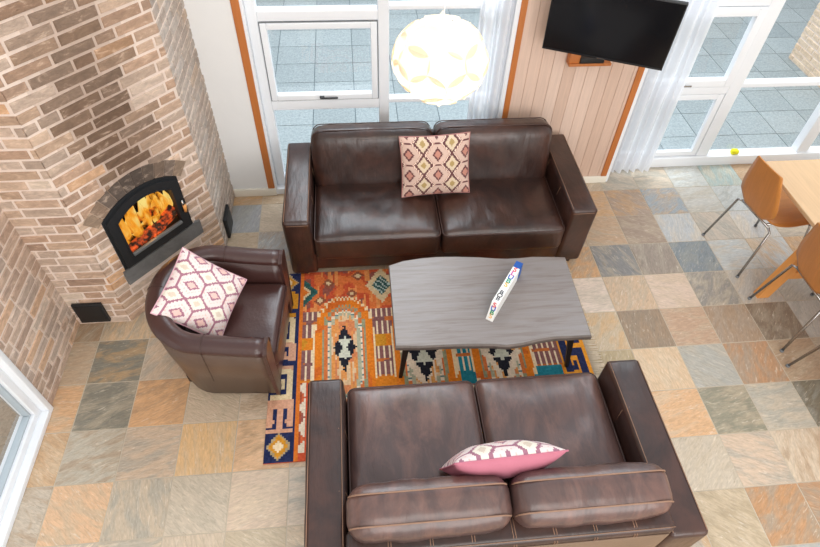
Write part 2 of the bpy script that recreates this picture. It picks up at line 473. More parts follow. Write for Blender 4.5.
def brick_face(g, mo, P0, P1, z1, cuts, face, zmin=0.0):
    d = (P1 - P0); L = d.length; d = d / L
    n = Vector((d.y, -d.x))
    def W(s, z, o):
        return (P0.x + d.x * s + n.x * o, P0.y + d.y * s + n.y * o, z)
    # mortar bed in small panels, open where the fire is
    zs = [zmin]
    while zs[-1] < z1 - 1e-4:
        zs.append(min(z1, zs[-1] + COURSE / 2))
    for k in range(len(zs) - 1):
        zm = (zs[k] + zs[k + 1]) / 2
        hb = None
        if face == 1 and 0.31 < zm < 0.95:
            if zm < 0.43: hb = (0.105, 0.725)
            elif zm < 0.855: hb = (0.128, 0.672)
            else:
                w = 0.275 * math.sqrt(max(0, 1 - (zm - 0.855) / 0.095)); hb = (0.40 - w, 0.40 + w)
        spans = [(0, L)] if not hb else [(0, hb[0]), (hb[1], L)]
        for a, b in spans:
            m = max(1, int((b - a) / 0.09))
            for q in range(m):
                s0, s1 = a + (b - a) * q / m, a + (b - a) * (q + 1) / m
                so = soot((s0 + s1) / 2, zm) if face == 1 else 0
                mc = mix((226, 209, 197), (160, 136, 120), so * .7)
                mo.face([W(s0, zs[k], 0), W(s1, zs[k], 0), W(s1, zs[k + 1], 0), W(s0, zs[k + 1], 0)], mc)
    k = 0
    z = zmin
    while z < z1 - 0.02:
        zt = min(z + COURSE, z1)
        hb = holes(face, (z + zt) / 2)
        for (a, b, col) in cuts[k]:
            s0, s1 = max(a, 0), min(b, L)
            if s1 - s0 < 0.012:
                continue
            segs = [(s0, s1, a >= 0, b <= L)]
            if hb:
                segs = []
                if s0 < hb[0]: segs.append((s0, min(s1, hb[0]), a >= 0, s1 <= hb[0]))
                if s1 > hb[1]: segs.append((max(s0, hb[1]), s1, s0 >= hb[1], b <= L))
            for (u0, u1, jl, jr) in segs:
                if u1 - u0 < 0.015:
                    continue
                j = 0.0072
                l0 = u0 + (j if jl else 0); l1 = u1 - (j if jr else 0)
                b0, b1 = z + j, zt - j
                e = 0.004; o = 0.007 + rb.uniform(-.0015, .0015)
                jit = [rb.uniform(-.0032, .0032) for _ in range(8)]
                el = e if jl else 0; er = e if jr else 0
                F = [W(l0 + el, b0 + e + jit[0], o), W(l1 - er, b0 + e + jit[1], o), W(l1 - er, b1 - e + jit[2], o), W(l0 + el, b1 - e + jit[3], o)]
                B = [W(l0, b0 + jit[0], 0), W(l1, b0 + jit[1], 0), W(l1, b1 + jit[2], 0), W(l0, b1 + jit[3], 0)]
                cc = col
                if face == 1:
                    so = soot((u0 + u1) / 2, (z + zt) / 2)
                    cc = mix(col, (92, 70, 54), so * .8)
                g.face(F, cc)
                for q in range(4):
                    r = (q + 1) % 4
                    g.face([B[q], B[r], F[r], F[q]], cc)
        z = zt; k += 1
def courses(total, z1, zmin=0.0, grey=0.0):
    out = []
    nrow = int(math.ceil((z1 - zmin) / COURSE)) + 1
    for r in range(nrow):
        s = -rb.uniform(0, 0.22); row = []
        while s < total:
            w = rb.choice([0.24, 0.24, 0.24, 0.12])
            c = rb.choices(BP, BW)[0]
            j = rb.uniform(-9, 9)
            c = ((c[0] + j) * 1.07, (c[1] + j) * 1.045, (c[2] + j) * 1.02)
            if grey: c = mix(c, (186, 172, 164), grey)
            c = mix(c, (190, 171, 160), .30)
            row.append((s, s + w, c)); s += w
        out.append(row)
    return out
ZT = 3.25
Ls = [(E1 - CN).length, (E2 - E1).length, (E3 - E2).length]
allc = courses(sum(Ls), ZT)
g = M(); mo = M()
off = 0
for k, (A, B) in enumerate(((CN, E1), (E1, E2), (E2, E3))):
    cuts = [[(a - off, b - off, (mix(c, (176, 172, 168), .55) if k == 2 else c)) for (a, b, c) in row] for row in allc]  # side face bricks greyed: grey-blue reflected light mixed into their colour
    brick_face(g, mo, A, B, ZT, cuts, k)
    off += Ls[k]
# arch of upright bricks over the stove
dA = (E2 - E1).normalized(); nA = Vector((dA.y, -dA.x))
def AP(s, z, o):
    return (E1.x + dA.x * s + nA.x * o, E1.y + dA.y * s + nA.y * o, z)
NV = 10
R0 = (0.285 ** 2 + 0.095 ** 2) / (2 * 0.095); zc = 0.95 - R0; half = math.asin(0.31 / R0)
def arcp(t, R):
    return (0.40 + R * math.sin(t), zc + R * math.cos(t))
for k in range(NV):
    t0 = -half + 2 * half * k / NV + .006; t1 = -half + 2 * half * (k + 1) / NV - .006
    c = mix(rb.choice([(150, 128, 108), (160, 134, 112), (140, 122, 108)]), (58, 50, 46), 0.85 * max(0, 1 - abs((k - 4.6) / 5.0)))
    q = [arcp(t0, R0), arcp(t1, R0), arcp(t1, R0 + .105), arcp(t0, R0 + .105)]
    F = [AP(s, z, .011) for s, z in q]; B = [AP(s, z, -.06) for s, z in q]
    g.face(F, c)
    for a in range(4):
        b = (a + 1) % 4
        g.face([B[a], B[b], F[b], F[a]], c)
t0 = [arcp(-half + 2 * half * k / 12, R0 + .002) for k in range(13)]; t1 = [arcp(-half + 2 * half * k / 12, R0 + .107) for k in range(13)]
for k in range(12):
    mo.face([AP(*t0[k], .006), AP(*t0[k + 1], .006), AP(*t1[k + 1], .006), AP(*t1[k], .006)], mix((206, 182, 160), (96, 82, 74), max(0, 1 - abs(k - 5.5) / 5)))
wc = struct(g.build('wall_corner', MT['brick']))
mo.build('mortar', MT['mortar'], wc)
# left wall: bricks up to the glazed door
g = M(); mo = M()
A = Vector((-1.975, 1.915)); B = CN
brick_face(g, mo, A, B, ZT, courses((B - A).length, ZT, grey=.3), 5)
A2 = Vector((-1.975, 0.1)); 
brick_face(g, mo, A2, A, ZT, courses((A - A2).length, ZT, 2.2, grey=.3), 5, zmin=2.2)
brick_face(g, mo, Vector((-1.975, -1.1)), A2, ZT, courses(1.2, ZT, grey=.3), 5)
wl = struct(g.build('wall_left', MT['brick']))
mo.build('mortar', MT['mortar'], wl)

# firebox behind the stove door
sv = empty('wood_stove', 'black cast iron wood stove with arched glass door set into the brick corner', 'stove', (E1.x + dA.x * .4, E1.y + dA.y * .4, 0.43), math.atan2(dA.y, dA.x))
# local: x along the face, -y out to the room, z up from the ledge
def arch_pts(hw, z0, zs_, zap, n=12):
    return [(-hw, z0), (hw, z0)] + [(hw * math.cos(math.pi * k / n) if False else hw - 2 * hw * k / n, zs_ + (zap - zs_) * (1 - (1 - 2 * k / n) ** 2)) for k in range(n + 1)]
def ring(g, outer, inner, y0, y1):
    n = len(outer)
    for i in range(n):
        j = (i + 1) % n
        o0, o1, i0, i1 = outer[i], outer[j], inner[i], inner[j]
        g.face([(o0[0], y0, o0[1]), (o1[0], y0, o1[1]), (i1[0], y0, i1[1]), (i0[0], y0, i0[1])])
        g.face([(o0[0], y1, o0[1]), (o1[0], y1, o1[1]), (i1[0], y1, i1[1]), (i0[0], y1, i0[1])])
        g.face([(o0[0], y0, o0[1]), (o1[0], y0, o1[1]), (o1[0], y1, o1[1]), (o0[0], y1, o0[1])])
        g.face([(i0[0], y0, i0[1]), (i1[0], y0, i1[1]), (i1[0], y1, i1[1]), (i0[0], y1, i0[1])])
out = arch_pts(.278, .005, .425, .515); mid = arch_pts(.262, .02, .41, .495); inn = arch_pts(.20, .085, .375, .445)
g = M(); ring(g, out, mid, -.008, .12)
g.build('frame', MT['iron'], sv)
g = M(); ring(g, mid, inn, -.03, .005); ring(g, arch_pts(.208, .077, .38, .452), inn, -.036, -.03)
dr = g.build('door', MT['iron'], sv)
g = M(); g.box(-.195, .195, -.040, -.020, .086, .106, .002); g.build('glass_clamp', mat('grey_steel', (126, 130, 132), .4, .4, vary=.1), dr)
g = M(); g.face([(x, -.012, z) for x, z in inn]); gl = g.build('glass_pane', MT['stoveglass'], dr)
g = M(); g.tube([(.232, -.03, .17), (.232, -.055, .19), (.232, -.06, .25), (.232, -.05, .27)], .008)
hd = g.build('handle', MT['chrome'], dr)
g = M(); g.tube([(.234, -.058, .175), (.235, -.064, .235)], [.010, .013])
g.build('handle_grip', MT['oakleg'], dr)
g = M()
g.box(-.26, .26, .12, .42, .005, .02); g.box(-.27, -.255, .1, .42, .005, .52); g.box(.255, .27, .1, .42, .005, .52)
g.box(-.27, .27, .42, .435, .005, .53); g.box(-.27, .27, .1, .435, .515, .53); g.box(-.26, .26, .0, .12, .003, .012)
g.build('firebox', MT['soot'], sv)
# logs and flames: things inside the stove
svm = Matrix.Translation(sv.location) @ Matrix.Rotation(math.atan2(dA.y, dA.x), 4, 'Z')
bark = MT['bark']
ember = emit('glowing_ember', (255, 70, 10), 2.2)
logm = bpy.data.materials.new('burning_log'); logm.use_nodes = True
t = logm.node_tree; p = t.nodes['Principled BSDF']; p.inputs['Roughness'].default_value = .9
nz = t.nodes.new('ShaderNodeTexNoise'); nz.inputs['Scale'].default_value = 26; nz.inputs['Detail'].default_value = 5
tcn = t.nodes.new('ShaderNodeTexCoord'); t.links.new(tcn.outputs['Object'], nz.inputs['Vector'])
cr = t.nodes.new('ShaderNodeValToRGB')
cr.color_ramp.elements[0].position = .45; cr.color_ramp.elements[0].color = (0.012, 0.004, 0.002, 1)
cr.color_ramp.elements[1].position = .72; cr.color_ramp.elements[1].color = (1, .12, .015, 1)
t.links.new(nz.outputs['Fac'], cr.inputs[0]); t.links.new(cr.outputs[0], p.inputs['Emission Color'])
p.inputs['Emission Strength'].default_value = 1.3; p.inputs['Base Color'].default_value = (.02, .01, .008, 1)
LOGS = [((-.19, .04, .075), (.03, .06, .09), .038, 'charred log lying at the left front of the stove fire'),
        ((-.02, .035, .075), (.215, .055, .15), .040, 'glowing red log angled up to the right in the stove fire'),
        ((-.15, .16, .09), (.06, .18, .15), .032, 'burning log lying behind the flames at the left of the stove'),
        ((.20, .18, .09), (.03, .14, .19), .030, 'burning log leaning at the back right of the stove fire')]
for a, b, r, lb in LOGS:
    g = M()
    A, B = svm @ Vector(a), svm @ Vector(b)
    pts = [A.lerp(B, k / 7) + Vector((noise.noise(A.lerp(B, k / 7) * 20) * .008,) * 3) for k in range(8)]
    g.tube(pts, [r * (1 + .15 * noise.noise(pt * 30)) for pt in pts], 10)
    tag(g.build('fire_log', logm), lb, 'log', 'logs burning in the stove')
flm = bpy.data.materials.new('flame'); flm.use_nodes = True
t = flm.node_tree
for n in list(t.nodes): t.nodes.remove(n)
o_ = t.nodes.new('ShaderNodeOutputMaterial'); em = t.nodes.new('ShaderNodeEmission'); tr = t.nodes.new('ShaderNodeBsdfTransparent'); mx = t.nodes.new('ShaderNodeMixShader')
tcn = t.nodes.new('ShaderNodeTexCoord'); nz = t.nodes.new('ShaderNodeTexNoise'); nz.inputs['Scale'].default_value = 13
mpn = t.nodes.new('ShaderNodeMapping'); mpn.inputs['Scale'].default_value = (1, 1, .45)
t.links.new(tcn.outputs['Object'], mpn.inputs[0]); t.links.new(mpn.outputs[0], nz.inputs['Vector'])
cr = t.nodes.new('ShaderNodeValToRGB')
cr.color_ramp.elements[0].position = .3; cr.color_ramp.elements[0].color = (.75, .07, .004, 1)
cr.color_ramp.elements[1].position = .68; cr.color_ramp.elements[1].color = (1.0, .80, .25, 1)
e_ = cr.color_ramp.elements.new(.5); e_.color = (1.0, .42, .03, 1)
t.links.new(nz.outputs['Fac'], cr.inputs[0]); t.links.new(cr.outputs[0], em.inputs[0]); em.inputs[1].default_value = 1.0
mr = t.nodes.new('ShaderNodeMapRange'); mr.inputs[1].default_value = .38; mr.inputs[2].default_value = .56; mr.inputs[3].default_value = .0; mr.inputs[4].default_value = .9
t.links.new(nz.outputs['Fac'], mr.inputs[0]); t.links.new(mr.outputs[0], mx.inputs[0])
t.links.new(tr.outputs[0], mx.inputs[1]); t.links.new(em.outputs[0], mx.inputs[2]); t.links.new(mx.outputs[0], o_.inputs[0])
g = M(); rf = random.Random(3)
for (x, h, w) in [(-.16, .16, .03), (-.13, .27, .034), (-.09, .33, .03), (-.05, .30, .036), (-.01, .36, .034), (.03, .24, .03), (.06, .31, .028), (.10, .20, .03), (.14, .25, .026), (.17, .24, .03), (-.07, .20, .04), (.02, .17, .04), (.09, .22, .036), (-.17, .20, .03), (.13, .30, .03), (-.11, .38, .026), (.04, .38, .026), (.185, .16, .024), (-.03, .24, .04), (.15, .18, .034), (.08, .36, .022), (.20, .30, .03), (.225, .22, .03), (.16, .36, .026), (.215, .16, .02)]:
    y = rf.uniform(.07, .16); lean = rf.uniform(-.05, .03); ph = rf.uniform(0, 6)
    pts = []; rr = []
    for k in range(12):
        u = k / 11
        pts.append(svm @ Vector((x + lean * u + .016 * math.sin(ph + 5 * u), y + .012 * math.cos(ph + 4 * u), .09 + h * u)))
        rr.append(w * (math.sin(math.pi * min(1, u * 1.0 + .18)) ** .8) * (1 - u) ** .35 + .0006)
    g.tube(pts, rr, 8)
fm = g.build('flame', flm); fm['kind'] = 'stuff'; tag(fm, 'orange and yellow flames burning behind the stove glass', 'fire')
fire = bpy.data.lights.new('fire_glow', 'POINT'); fire.energy = 2.5; fire.color = (1, .45, .12); fire.shadow_soft_size = .06
fo = bpy.data.objects.new('fire_glow', fire); C.objects.link(fo); fo.location = svm @ Vector((0, .15, .25))

# slate ledge under the stove
g = M(); g.prism([(.095, -.012), (.735, -.012), (.735, .3), (.095, .3)], 0, .1)
g = M()
poly = [(.10, .0), (.10, -.022), (.73, -.022), (.73, .0), (.71, .11), (.12, .11)]
def LP(s, d):
    v = E1 + dA * s - nA * d
    return (v.x, v.y)
g.prism([LP(*p) for p in poly], 0.312, 0.432)
tag(g.build('slate_ledge', MT['slate']), 'dark grey slate ledge under the glowing wood stove', 'ledge')

# air vents
def vent(loc, rz, label):
    o = empty('air_vent', label, 'vent', loc, rz, 'iron air vents low on the brick chimney')
    g = M(); g.box(-.095, .095, -.022, -.0, 0, .19, .003)
    g.build('cover_plate', MT['iron'], o)
    g = M(); g.box(-.082, .082, -.026, -.021, .012, .178, .002)
    g.build('damper', MT['black'], o)
    return o
vent((-1.842, 2.553, .045), 0, 'square black air vent low on the brick left of the stove')
vent((-1.053, 3.42, .012), math.pi / 2, 'square black air vent on the brick side beside the white wall')

# ------------------------------------------------------------------ window wall
YB = 3.845
g = M(); g.box(-1.06, -.76, YB, YB + .12, 0, ZT)
struct(g.build('wall_back', MT['wall']))
g = M(); g.box(-1.05, -.70, YB - .018, YB - .0, 0, .075, .004)
struct(g.build('baseboard_back', MT['base']))
n_tr = 0
def trim(x0, x1, z0):
    global n_tr
    n_tr += 1
    g = M(); g.box(x0, x1, YB - .012, YB + .045, z0, ZT, .003)
    struct(g.build('trim_%d' % n_tr, MT['trim']))
trim(-.762, -.708, .075); trim(1.158, 1.202, .02); trim(2.146, 2.196, .07)
# pine panelling
g = M(); rp_ = random.Random(2); x = 1.20
while x < 2.15:
    w = .092; x1 = min(x + w, 2.15)
    c = rp_.choice([(214, 187, 170), (208, 180, 162), (218, 193, 177), (204, 174, 155), (211, 184, 167)])
    g.box(x + .0012, x1 - .0012, YB, YB + .02, .0, ZT, .002, c)
    g.box(x1 - .003, x1 + .003, YB + .006, YB + .02, .0, ZT, 0, mix(c, (160, 126, 102), .35))
    x = x1
pw = struct(g.build('wall_pine', MT['pine']))
g = M(); g.box(1.16, 2.22, YB + .02, YB + .14, 0, ZT); g.build('backing', MT['wall'], pw)
g = M(); g.box(1.20, 2.205, YB - .018, YB, 0, .07, .004)
struct(g.build('baseboard_pine', MT['base']))
g = M(); g.box(2.196, 2.225, YB - .005, 4.16, 0, ZT); g.box(-.708, -.69, YB - .002, 3.99, 0, ZT)
g.box(1.125, 1.158, YB - .002, 3.99, 0, ZT); g.box(-.69, 1.13, YB, 3.99, 0, .055)
struct(g.build('wall_reveal', MT['white']))

# window 1
def frame_ring(g, x0, x1, z0, z1, w, y0, y1, bev=.006):
    g.box(x0, x0 + w, y0, y1, z0, z1, bev); g.box(x1 - w, x1, y0, y1, z0, z1, bev)
    g.box(x0 + w, x1 - w, y0, y1, z0, z0 + w, bev); g.box(x0 + w, x1 - w, y0, y1, z1 - w, z1, bev)
y0, y1 = 3.90, 3.98
g = M()
g.box(-.69, -.62, y0, y1, .05, ZT, .006); g.box(.19, .268, y0, y1, .05, ZT, .006); g.box(1.06, 1.13, y0, y1, .05, ZT, .006)
for z in (.05, 2.15, 3.1):
    g.box(-.62, .19, y0, y1, z, z + .085, .006); g.box(.268, 1.06, y0, y1, z, z + .085, .006)
for z in (.785, 1.472):
    g.box(-.62, .19, y0, y1, z, z + (.082 if z < 1 else .07), .006)
for z in (.822, 1.535):
    g.box(.268, 1.06, y0 + .01, y1, z, z + .032, .005)
w1 = struct(g.build('window_1', MT['white']))
g = M(); g.face([(-.66, y0 + .05, .08), (1.1, y0 + .05, .08), (1.1, y0 + .05, ZT - .05), (-.66, y0 + .05, ZT - .05)])
g.build('window_glass', MT['glass'], w1)
g = M(); frame_ring(g, -.612, .182, .875, 1.464, .044, y0 - .014, y0 + .04)
sa = g.build('sash', MT['white'], w1)
g = M(); g.box(-.25, -.12, y0 - .04, y0 - .028, .895, .908, .004); g.box(-.255, -.22, y0 - .03, y0 - .016, .89, .913, .004)
g.build('sash_handle', MT['black'], sa)
g = M(); frame_ring(g, -.618, .188, .869, 1.470, .006, y0 - .004, y0 + .004, 0)
g.build('sash_seal', MT['seal'], w1)

# window 2: glazed door and fixed light at the right
y0, y1 = 4.03, 4.12
g = M()
g.box(2.225, 4.6, y0 - .02, y1, .0, .10, .006)
g.box(2.225, 2.30, y0, y1, .1, ZT, .006); g.box(3.10, 3.21, y0, y1, .1, ZT, .006); g.box(4.08, 4.19, y0, y1, .1, ZT, .006); g.box(5.1, 5.2, y0, y1, .0, ZT)
g.box(4.19, 5.1, y0, y1, 0, .05)
for z in (2.15, 3.1):
    g.box(2.30, 3.10, y0, y1, z, z + .085, .006); g.box(3.21, 4.08, y0, y1, z, z + .085, .006); g.box(4.19, 5.1, y0, y1, z, z + .085, .006)
g.box(2.30, 3.10, y0, y1, .74, .81, .006); g.box(2.30, 3.10, y0, y1, 1.47, 1.55, .006)
g.box(3.21, 4.08, y0 + .015, y1, .785, .825, .005)
w2 = struct(g.build('window_2', MT['white']))
g = M(); g.face([(2.28, y0 + .05, .06), (5.15, y0 + .05, .06), (5.15, y0 + .05, ZT - .05), (2.28, y0 + .05, ZT - .05)])
g.build('window_glass', MT['glass'], w2)
g = M(); frame_ring(g, 2.31, 3.092, .818, 1.462, .062, y0 - .018, y0 + .04)
sa = g.build('sash', MT['white'], w2)
g = M(); g.box(2.62, 2.74, y0 - .04, y0 - .03, .835, .848, .004); g.build('sash_handle', MT['chrome'], sa)
g = M(); frame_ring(g, 2.302, 3.098, .812, 1.468, .006, y0 - .004, y0 + .004, 0)
g.build('sash_seal', MT['white'], w2)
g = M(); frame_ring(g, 2.31, 3.095, .105, .735, .05, y0 + .004, y0 + .045); g.build('lower_frame', MT['white'], w2)

# door 1 in the left wall
g = M()
def yring(g, ya, yb, za, zb, w, x0, x1):
    g.box(x0, x1, ya, ya + w, za, zb, .005); g.box(x0, x1, yb - w, yb, za, zb, .005)
    g.box(x0, x1, ya + w, yb - w, za, za + w, .005); g.box(x0, x1, ya + w, yb - w, zb - w, zb, .005)
yring(g, .1, 1.915, .0, 2.2, .04, -2.10, -1.955)
yring(g, .14, 1.875, .04, 2.16, .05, -2.09, -2.0)
d1 = struct(g.build('door_1', MT['white']))
g = M(); g.face([(-2.05, .17, .07), (-2.05, 1.84, .07), (-2.05, 1.84, 2.13), (-2.05, .17, 2.13)])
g.build('door_glass', glassmat('door_glass', .18), d1)
g = M(); yring(g, .19, 1.825, .09, 2.11, .016, -2.06, -2.02); g.build('glazing_bead', mat('grey_bead', (176, 188, 196), .5, vary=.05), d1)

# ------------------------------------------------------------------ outside
g = M(); rq = random.Random(8)
SX, SY = .43, .40
for i in range(-14, 26):
    for j in range(0, 13):
        x0 = -.424 + i * SX; yy = 5.40 + (j - 4) * SY
        if yy < 3.7 or yy > 8.6 or x0 > 9: continue
        q = rq.uniform(-7, 7); c = (148 + q, 159 + q, 162 + q)
        g.box(x0 + .004, x0 + SX - .004, yy + .004, yy + SY - .004, -.13, -.10, 0, c)
struct(g.build('patio', MT['paving']))
g = M(); g.box(-6.4, 9.2, 4.2, 8.8, -.2, -.106); struct(g.build('patio_bed', MT['joint']))
g = M(); g.box(-7, 12, 8.8, 16, -.2, -.1); struct(g.build('lawn', MT['grass']))
g = M(); g.box(-7, -2.1, -1.1, 4.2, -.2, -.12, 0, (150, 138, 122)); struct(g.build('terrace', MT['paving']))
g = M(); mo = M()
rb = random.Random(21)
P0 = Vector((5.26, 6.09)); P1 = Vector((5.26, 4.25))
cs = courses(1.84, 3.0, -.1)
cs = [[(a, b, mix(c, (228, 206, 178), .72)) for a, b, c in r] for r in cs]
brick_face(g, mo, P0, P1, 3.0, cs, 5, zmin=-.1)
ow = struct(g.build('wall_outside', MT['brick'])); mo.build('mortar', MT['mortar'], ow)
g = M(); g.box(5.262, 5.6, 4.25, 6.09, -.1, 3.0, 0, (214, 190, 164)); g.build('core', MT['mortar'], ow)
# ------------------------------------------------------------------ rug
def rugpaint(u, v):
    """u 0..2.15 from the left, v 0..1.48 from the front"""
    navy = (22, 34, 78); cream = (226, 202, 160); gold = (206, 140, 30); org = (222, 118, 34); red = (208, 84, 48)
    plum = (134, 88, 86); teal = (24, 128, 146); green = (44, 88, 84); blk = (20, 22, 36); pinkc = (214, 160, 130); pale = (232, 214, 190); rust = (168, 78, 48)
    n = noise.noise(Vector((u * 9, v * 9, 1)))
    n2 = noise.noise(Vector((u * 40, v * 6, 4)))
    def border(bu, v, main):
        # bu 0..0.175 across, hooked motifs along v
        mot = [(0.10, 'd', gold), (0.30, 'h', pinkc), (0.52, 's', cream), (0.74, 's2', pinkc), (0.95, 's', cream), (1.18, 's2', gold), (1.38, 'd', cream)]
        c = navy
        if main == 'o': c = (226, 150, 40)
        for (mv, k, col) in mot:
            a = bu - .083; b = v - mv
            if main == 'o': col = navy if k != 'd' else cream
            if k == 'd':
                d = abs(a) / .085 + abs(b) / .10
                d = round(d * 6) / 6
                if d < .34: return (238, 214, 176)
                if d < .68: return gold
                if d < .99: return (174, 154, 120)
            elif k == 'h':
                if abs(b) < .11 and abs(a) < .085:
                    if abs(a) < .022: return col
                    aa = abs(a)
                    if b > .055 and aa < .07: return col
                    if .044 < aa < .08 and b > -.07: return col
                    if b < -.085: return col
                    if -.055 < b < -.03 and .03 < aa < .074: return col
            else:
                s = 1 if k == 's' else -1
                a2 = a * s
                if abs(b) < .115:
                    if b > .075 and -.05 < a2 < .055: return col
                    if -.078 < a2 < -.03 and -.04 < b < .10: return col
                    if -.03 < b < .0 and -.06 < a2 < .012: return col
                    if .026 < a2 < .07 and -.115 < b < .10: return col
                    if b < -.075 and -.072 < a2 < .05: return col
                    if -.012 < a2 < .012 and -.02 < b < .04: return col
        return c
    if u < .178:
        if u > .172: return navy
        return border(u, v, 'n')
    if u > 1.95:
        return border(u - 1.955, v, 'o')
    if u < .195: return org
    # corner diamonds and triangles on the red ground
    for cx in (.77, 1.30, 1.83):
        du, dv = abs(u - cx), abs(v - 1.32)
        d = du / .115 + dv / .16
        if d < .62:
            return green if (int(u * 66) + int(v * 66)) % 3 else (190, 206, 200)
        z = .09 * abs(((dv / .04) % 1) - .5)
        if d < 1.0 + z * 2.4: return cream
    du, dv = u - .195, abs(v - 1.28)
    d = du / .11 + dv / .14
    if d < .55: return org if d < .35 else cream
    if d < 1.0: return green if int(v * 50) % 2 or d < .8 else (40, 110, 110)
    # lower-left hooked triangles
    if u < .36 and v < .52:
        q = (v * 1 % .14) / .14
        if v < .05: return red
        if abs(u - .25) < .05 * (1 - abs(2 * q - 1)) + .012: return pale if abs(u - .25) > .012 else red
        if u < .21: return rust
        return (214, 100, 58) if n > -.15 else (150, 84, 72)
    # three prayer niches
    best = None
    for cx in (.49, 1.02, 1.55):
        du = abs(u - cx); dv = v - .78
        if du < .265:
            best = (cx, du, dv)
    if best:
        cx, du, dv = best
        # star
        kk = 1.0 if cx < .6 else 1.3
        d0 = dv
        if cx > .6: dv = dv + .06
        du0 = du; du = du / kk; dv = dv / kk
        ds = du / .075 + abs(dv) / .19
        st = 1.0 + .36 * (abs(((abs(dv) / .045) % 1) - .5) - .25)
        if abs(dv) < .2 and ds < st:
            if abs(dv) < .075 and du < .012 + .028 * (abs(dv) / .06) and du < .05: return (206, 208, 190)
            if abs(du) < .007 and abs(dv) < .09: return (206, 208, 190)
            return blk
        if cx > .6 and abs(dv) < .26 and ds < st + .55: return pale if n2 > -.25 else (226, 160, 90)
        du = du0; dv = d0
        top = .48
        # nested arches: distance from the niche spine
        dq = round(dv / .02) * .02
        if dv > 0.16:
            r = math.hypot(du, max(0, dq - .16) * .72)
        elif dv < -.25:
            r = math.hypot(du, max(0, -dq - .25) * .72)
        else:
            r = du
        zz = .012 if int((u + 2) / .0125) % 2 else 0
        r = r + (zz if dv > .16 or dv < -.25 else 0)
        if r < .088:
            if n2 > .1: return (226, 150, 80)
            return (224, 190, 150) if n > 0 else (214, 132, 84)
        if r < .104: return (176, 176, 150)
        if r < .118: return pale if int(v * 60) % 3 else (96, 130, 130)
        if r < .136: return (216, 118, 60)
        if r < .152: return (150, 152, 120)
        if r < .198: return (228, 126, 24) if n > -.3 else (214, 104, 28)
        if r < .212: return (240, 214, 170)
    if v > 1.10:
        # red ground with small stars
        for (a, b) in ((.32, 1.20), (.38, 1.36), (.60, 1.42), (.95, 1.25), (1.1, 1.38), (.55, 1.25), (1.5, 1.4), (1.68, 1.22)):
            d = abs(u - a) + abs(v - b)
            if d < .022: return cream
            if d < .045: return (150, 86, 60)
        if n2 > .22: return (232, 150, 84)
        if n > .12: return (226, 120, 60)
        if n < -.26: return (150, 84, 72)
        return red if n > -.3 else (186, 74, 54)
    # comb bands between niches
    band = v % .34
    gap = None
    for cx in (.49, 1.02, 1.55):
        pass
    k = int(u / .0125)
    if .10 < band < .20:
        if 1.25 < u < 1.47 and .4 < v < .8: return teal
        if 1.72 < u < 1.94: return teal
        return (226, 132, 26) if n > -.2 else gold
    if .20 <= band < .31 or band < .09:
        if k % 3 == 0 or (int(v / .0125) % 4 == 0 and band > .295): return (236, 214, 182)
        if 1.25 < u < 1.47: return teal if v < .8 else (150, 100, 90)
        return plum if v > .55 else (196, 108, 40)
    return plum if n > 0 else (200, 110, 50)
g = M(); cell = .0125
RX, RY, RW, RH = -.640, 1.443, 2.15, 1.475
nu, nv = int(RW / cell), int(RH / cell)
rr_ = random.Random(4)
for i in range(nu):
    for j in range(nv):
        c = rugpaint((i + .5) * cell, (j + .5) * cell)
        q = rr_.uniform(-9, 9); c = tuple(max(4, min(250, x + q)) for x in c)
        x0, y0 = RX + i * cell, RY + j * cell
        g.face([(x0, y0, .0105), (x0 + cell, y0, .0105), (x0 + cell, y0 + cell, .0105), (x0, y0 + cell, .0105)], c)
xe, ye = RX + nu * cell, RY + nv * cell
for a, b, c in (((RX, RY), (xe, RY), (200, 90, 50)), ((xe, RY), (xe, ye), (226, 150, 40)), ((xe, ye), (RX, ye), (190, 70, 40)), ((RX, ye), (RX, RY), (22, 34, 78))):
    g.face([(a[0], a[1], .0005), (b[0], b[1], .0005), (b[0], b[1], .0105), (a[0], a[1], .0105)], c)
rug = tag(g.build('rug', MT['rug']), 'colourful orange and navy kilim rug under the coffee table', 'rug')
g = M()
y = RY + .004
while y < ye - .004:
    w = rr_.uniform(-.012, .012)
    g.tube([(xe - .005, y, .007), (xe + .05, y + w * .5, .005), (xe + rr_.uniform(.075, .1), y + w, .003)], .0034, 5)
    y += .0085
fr = g.build('fringe', MT['fringe'], rug); fr['kind'] = 'stuff'

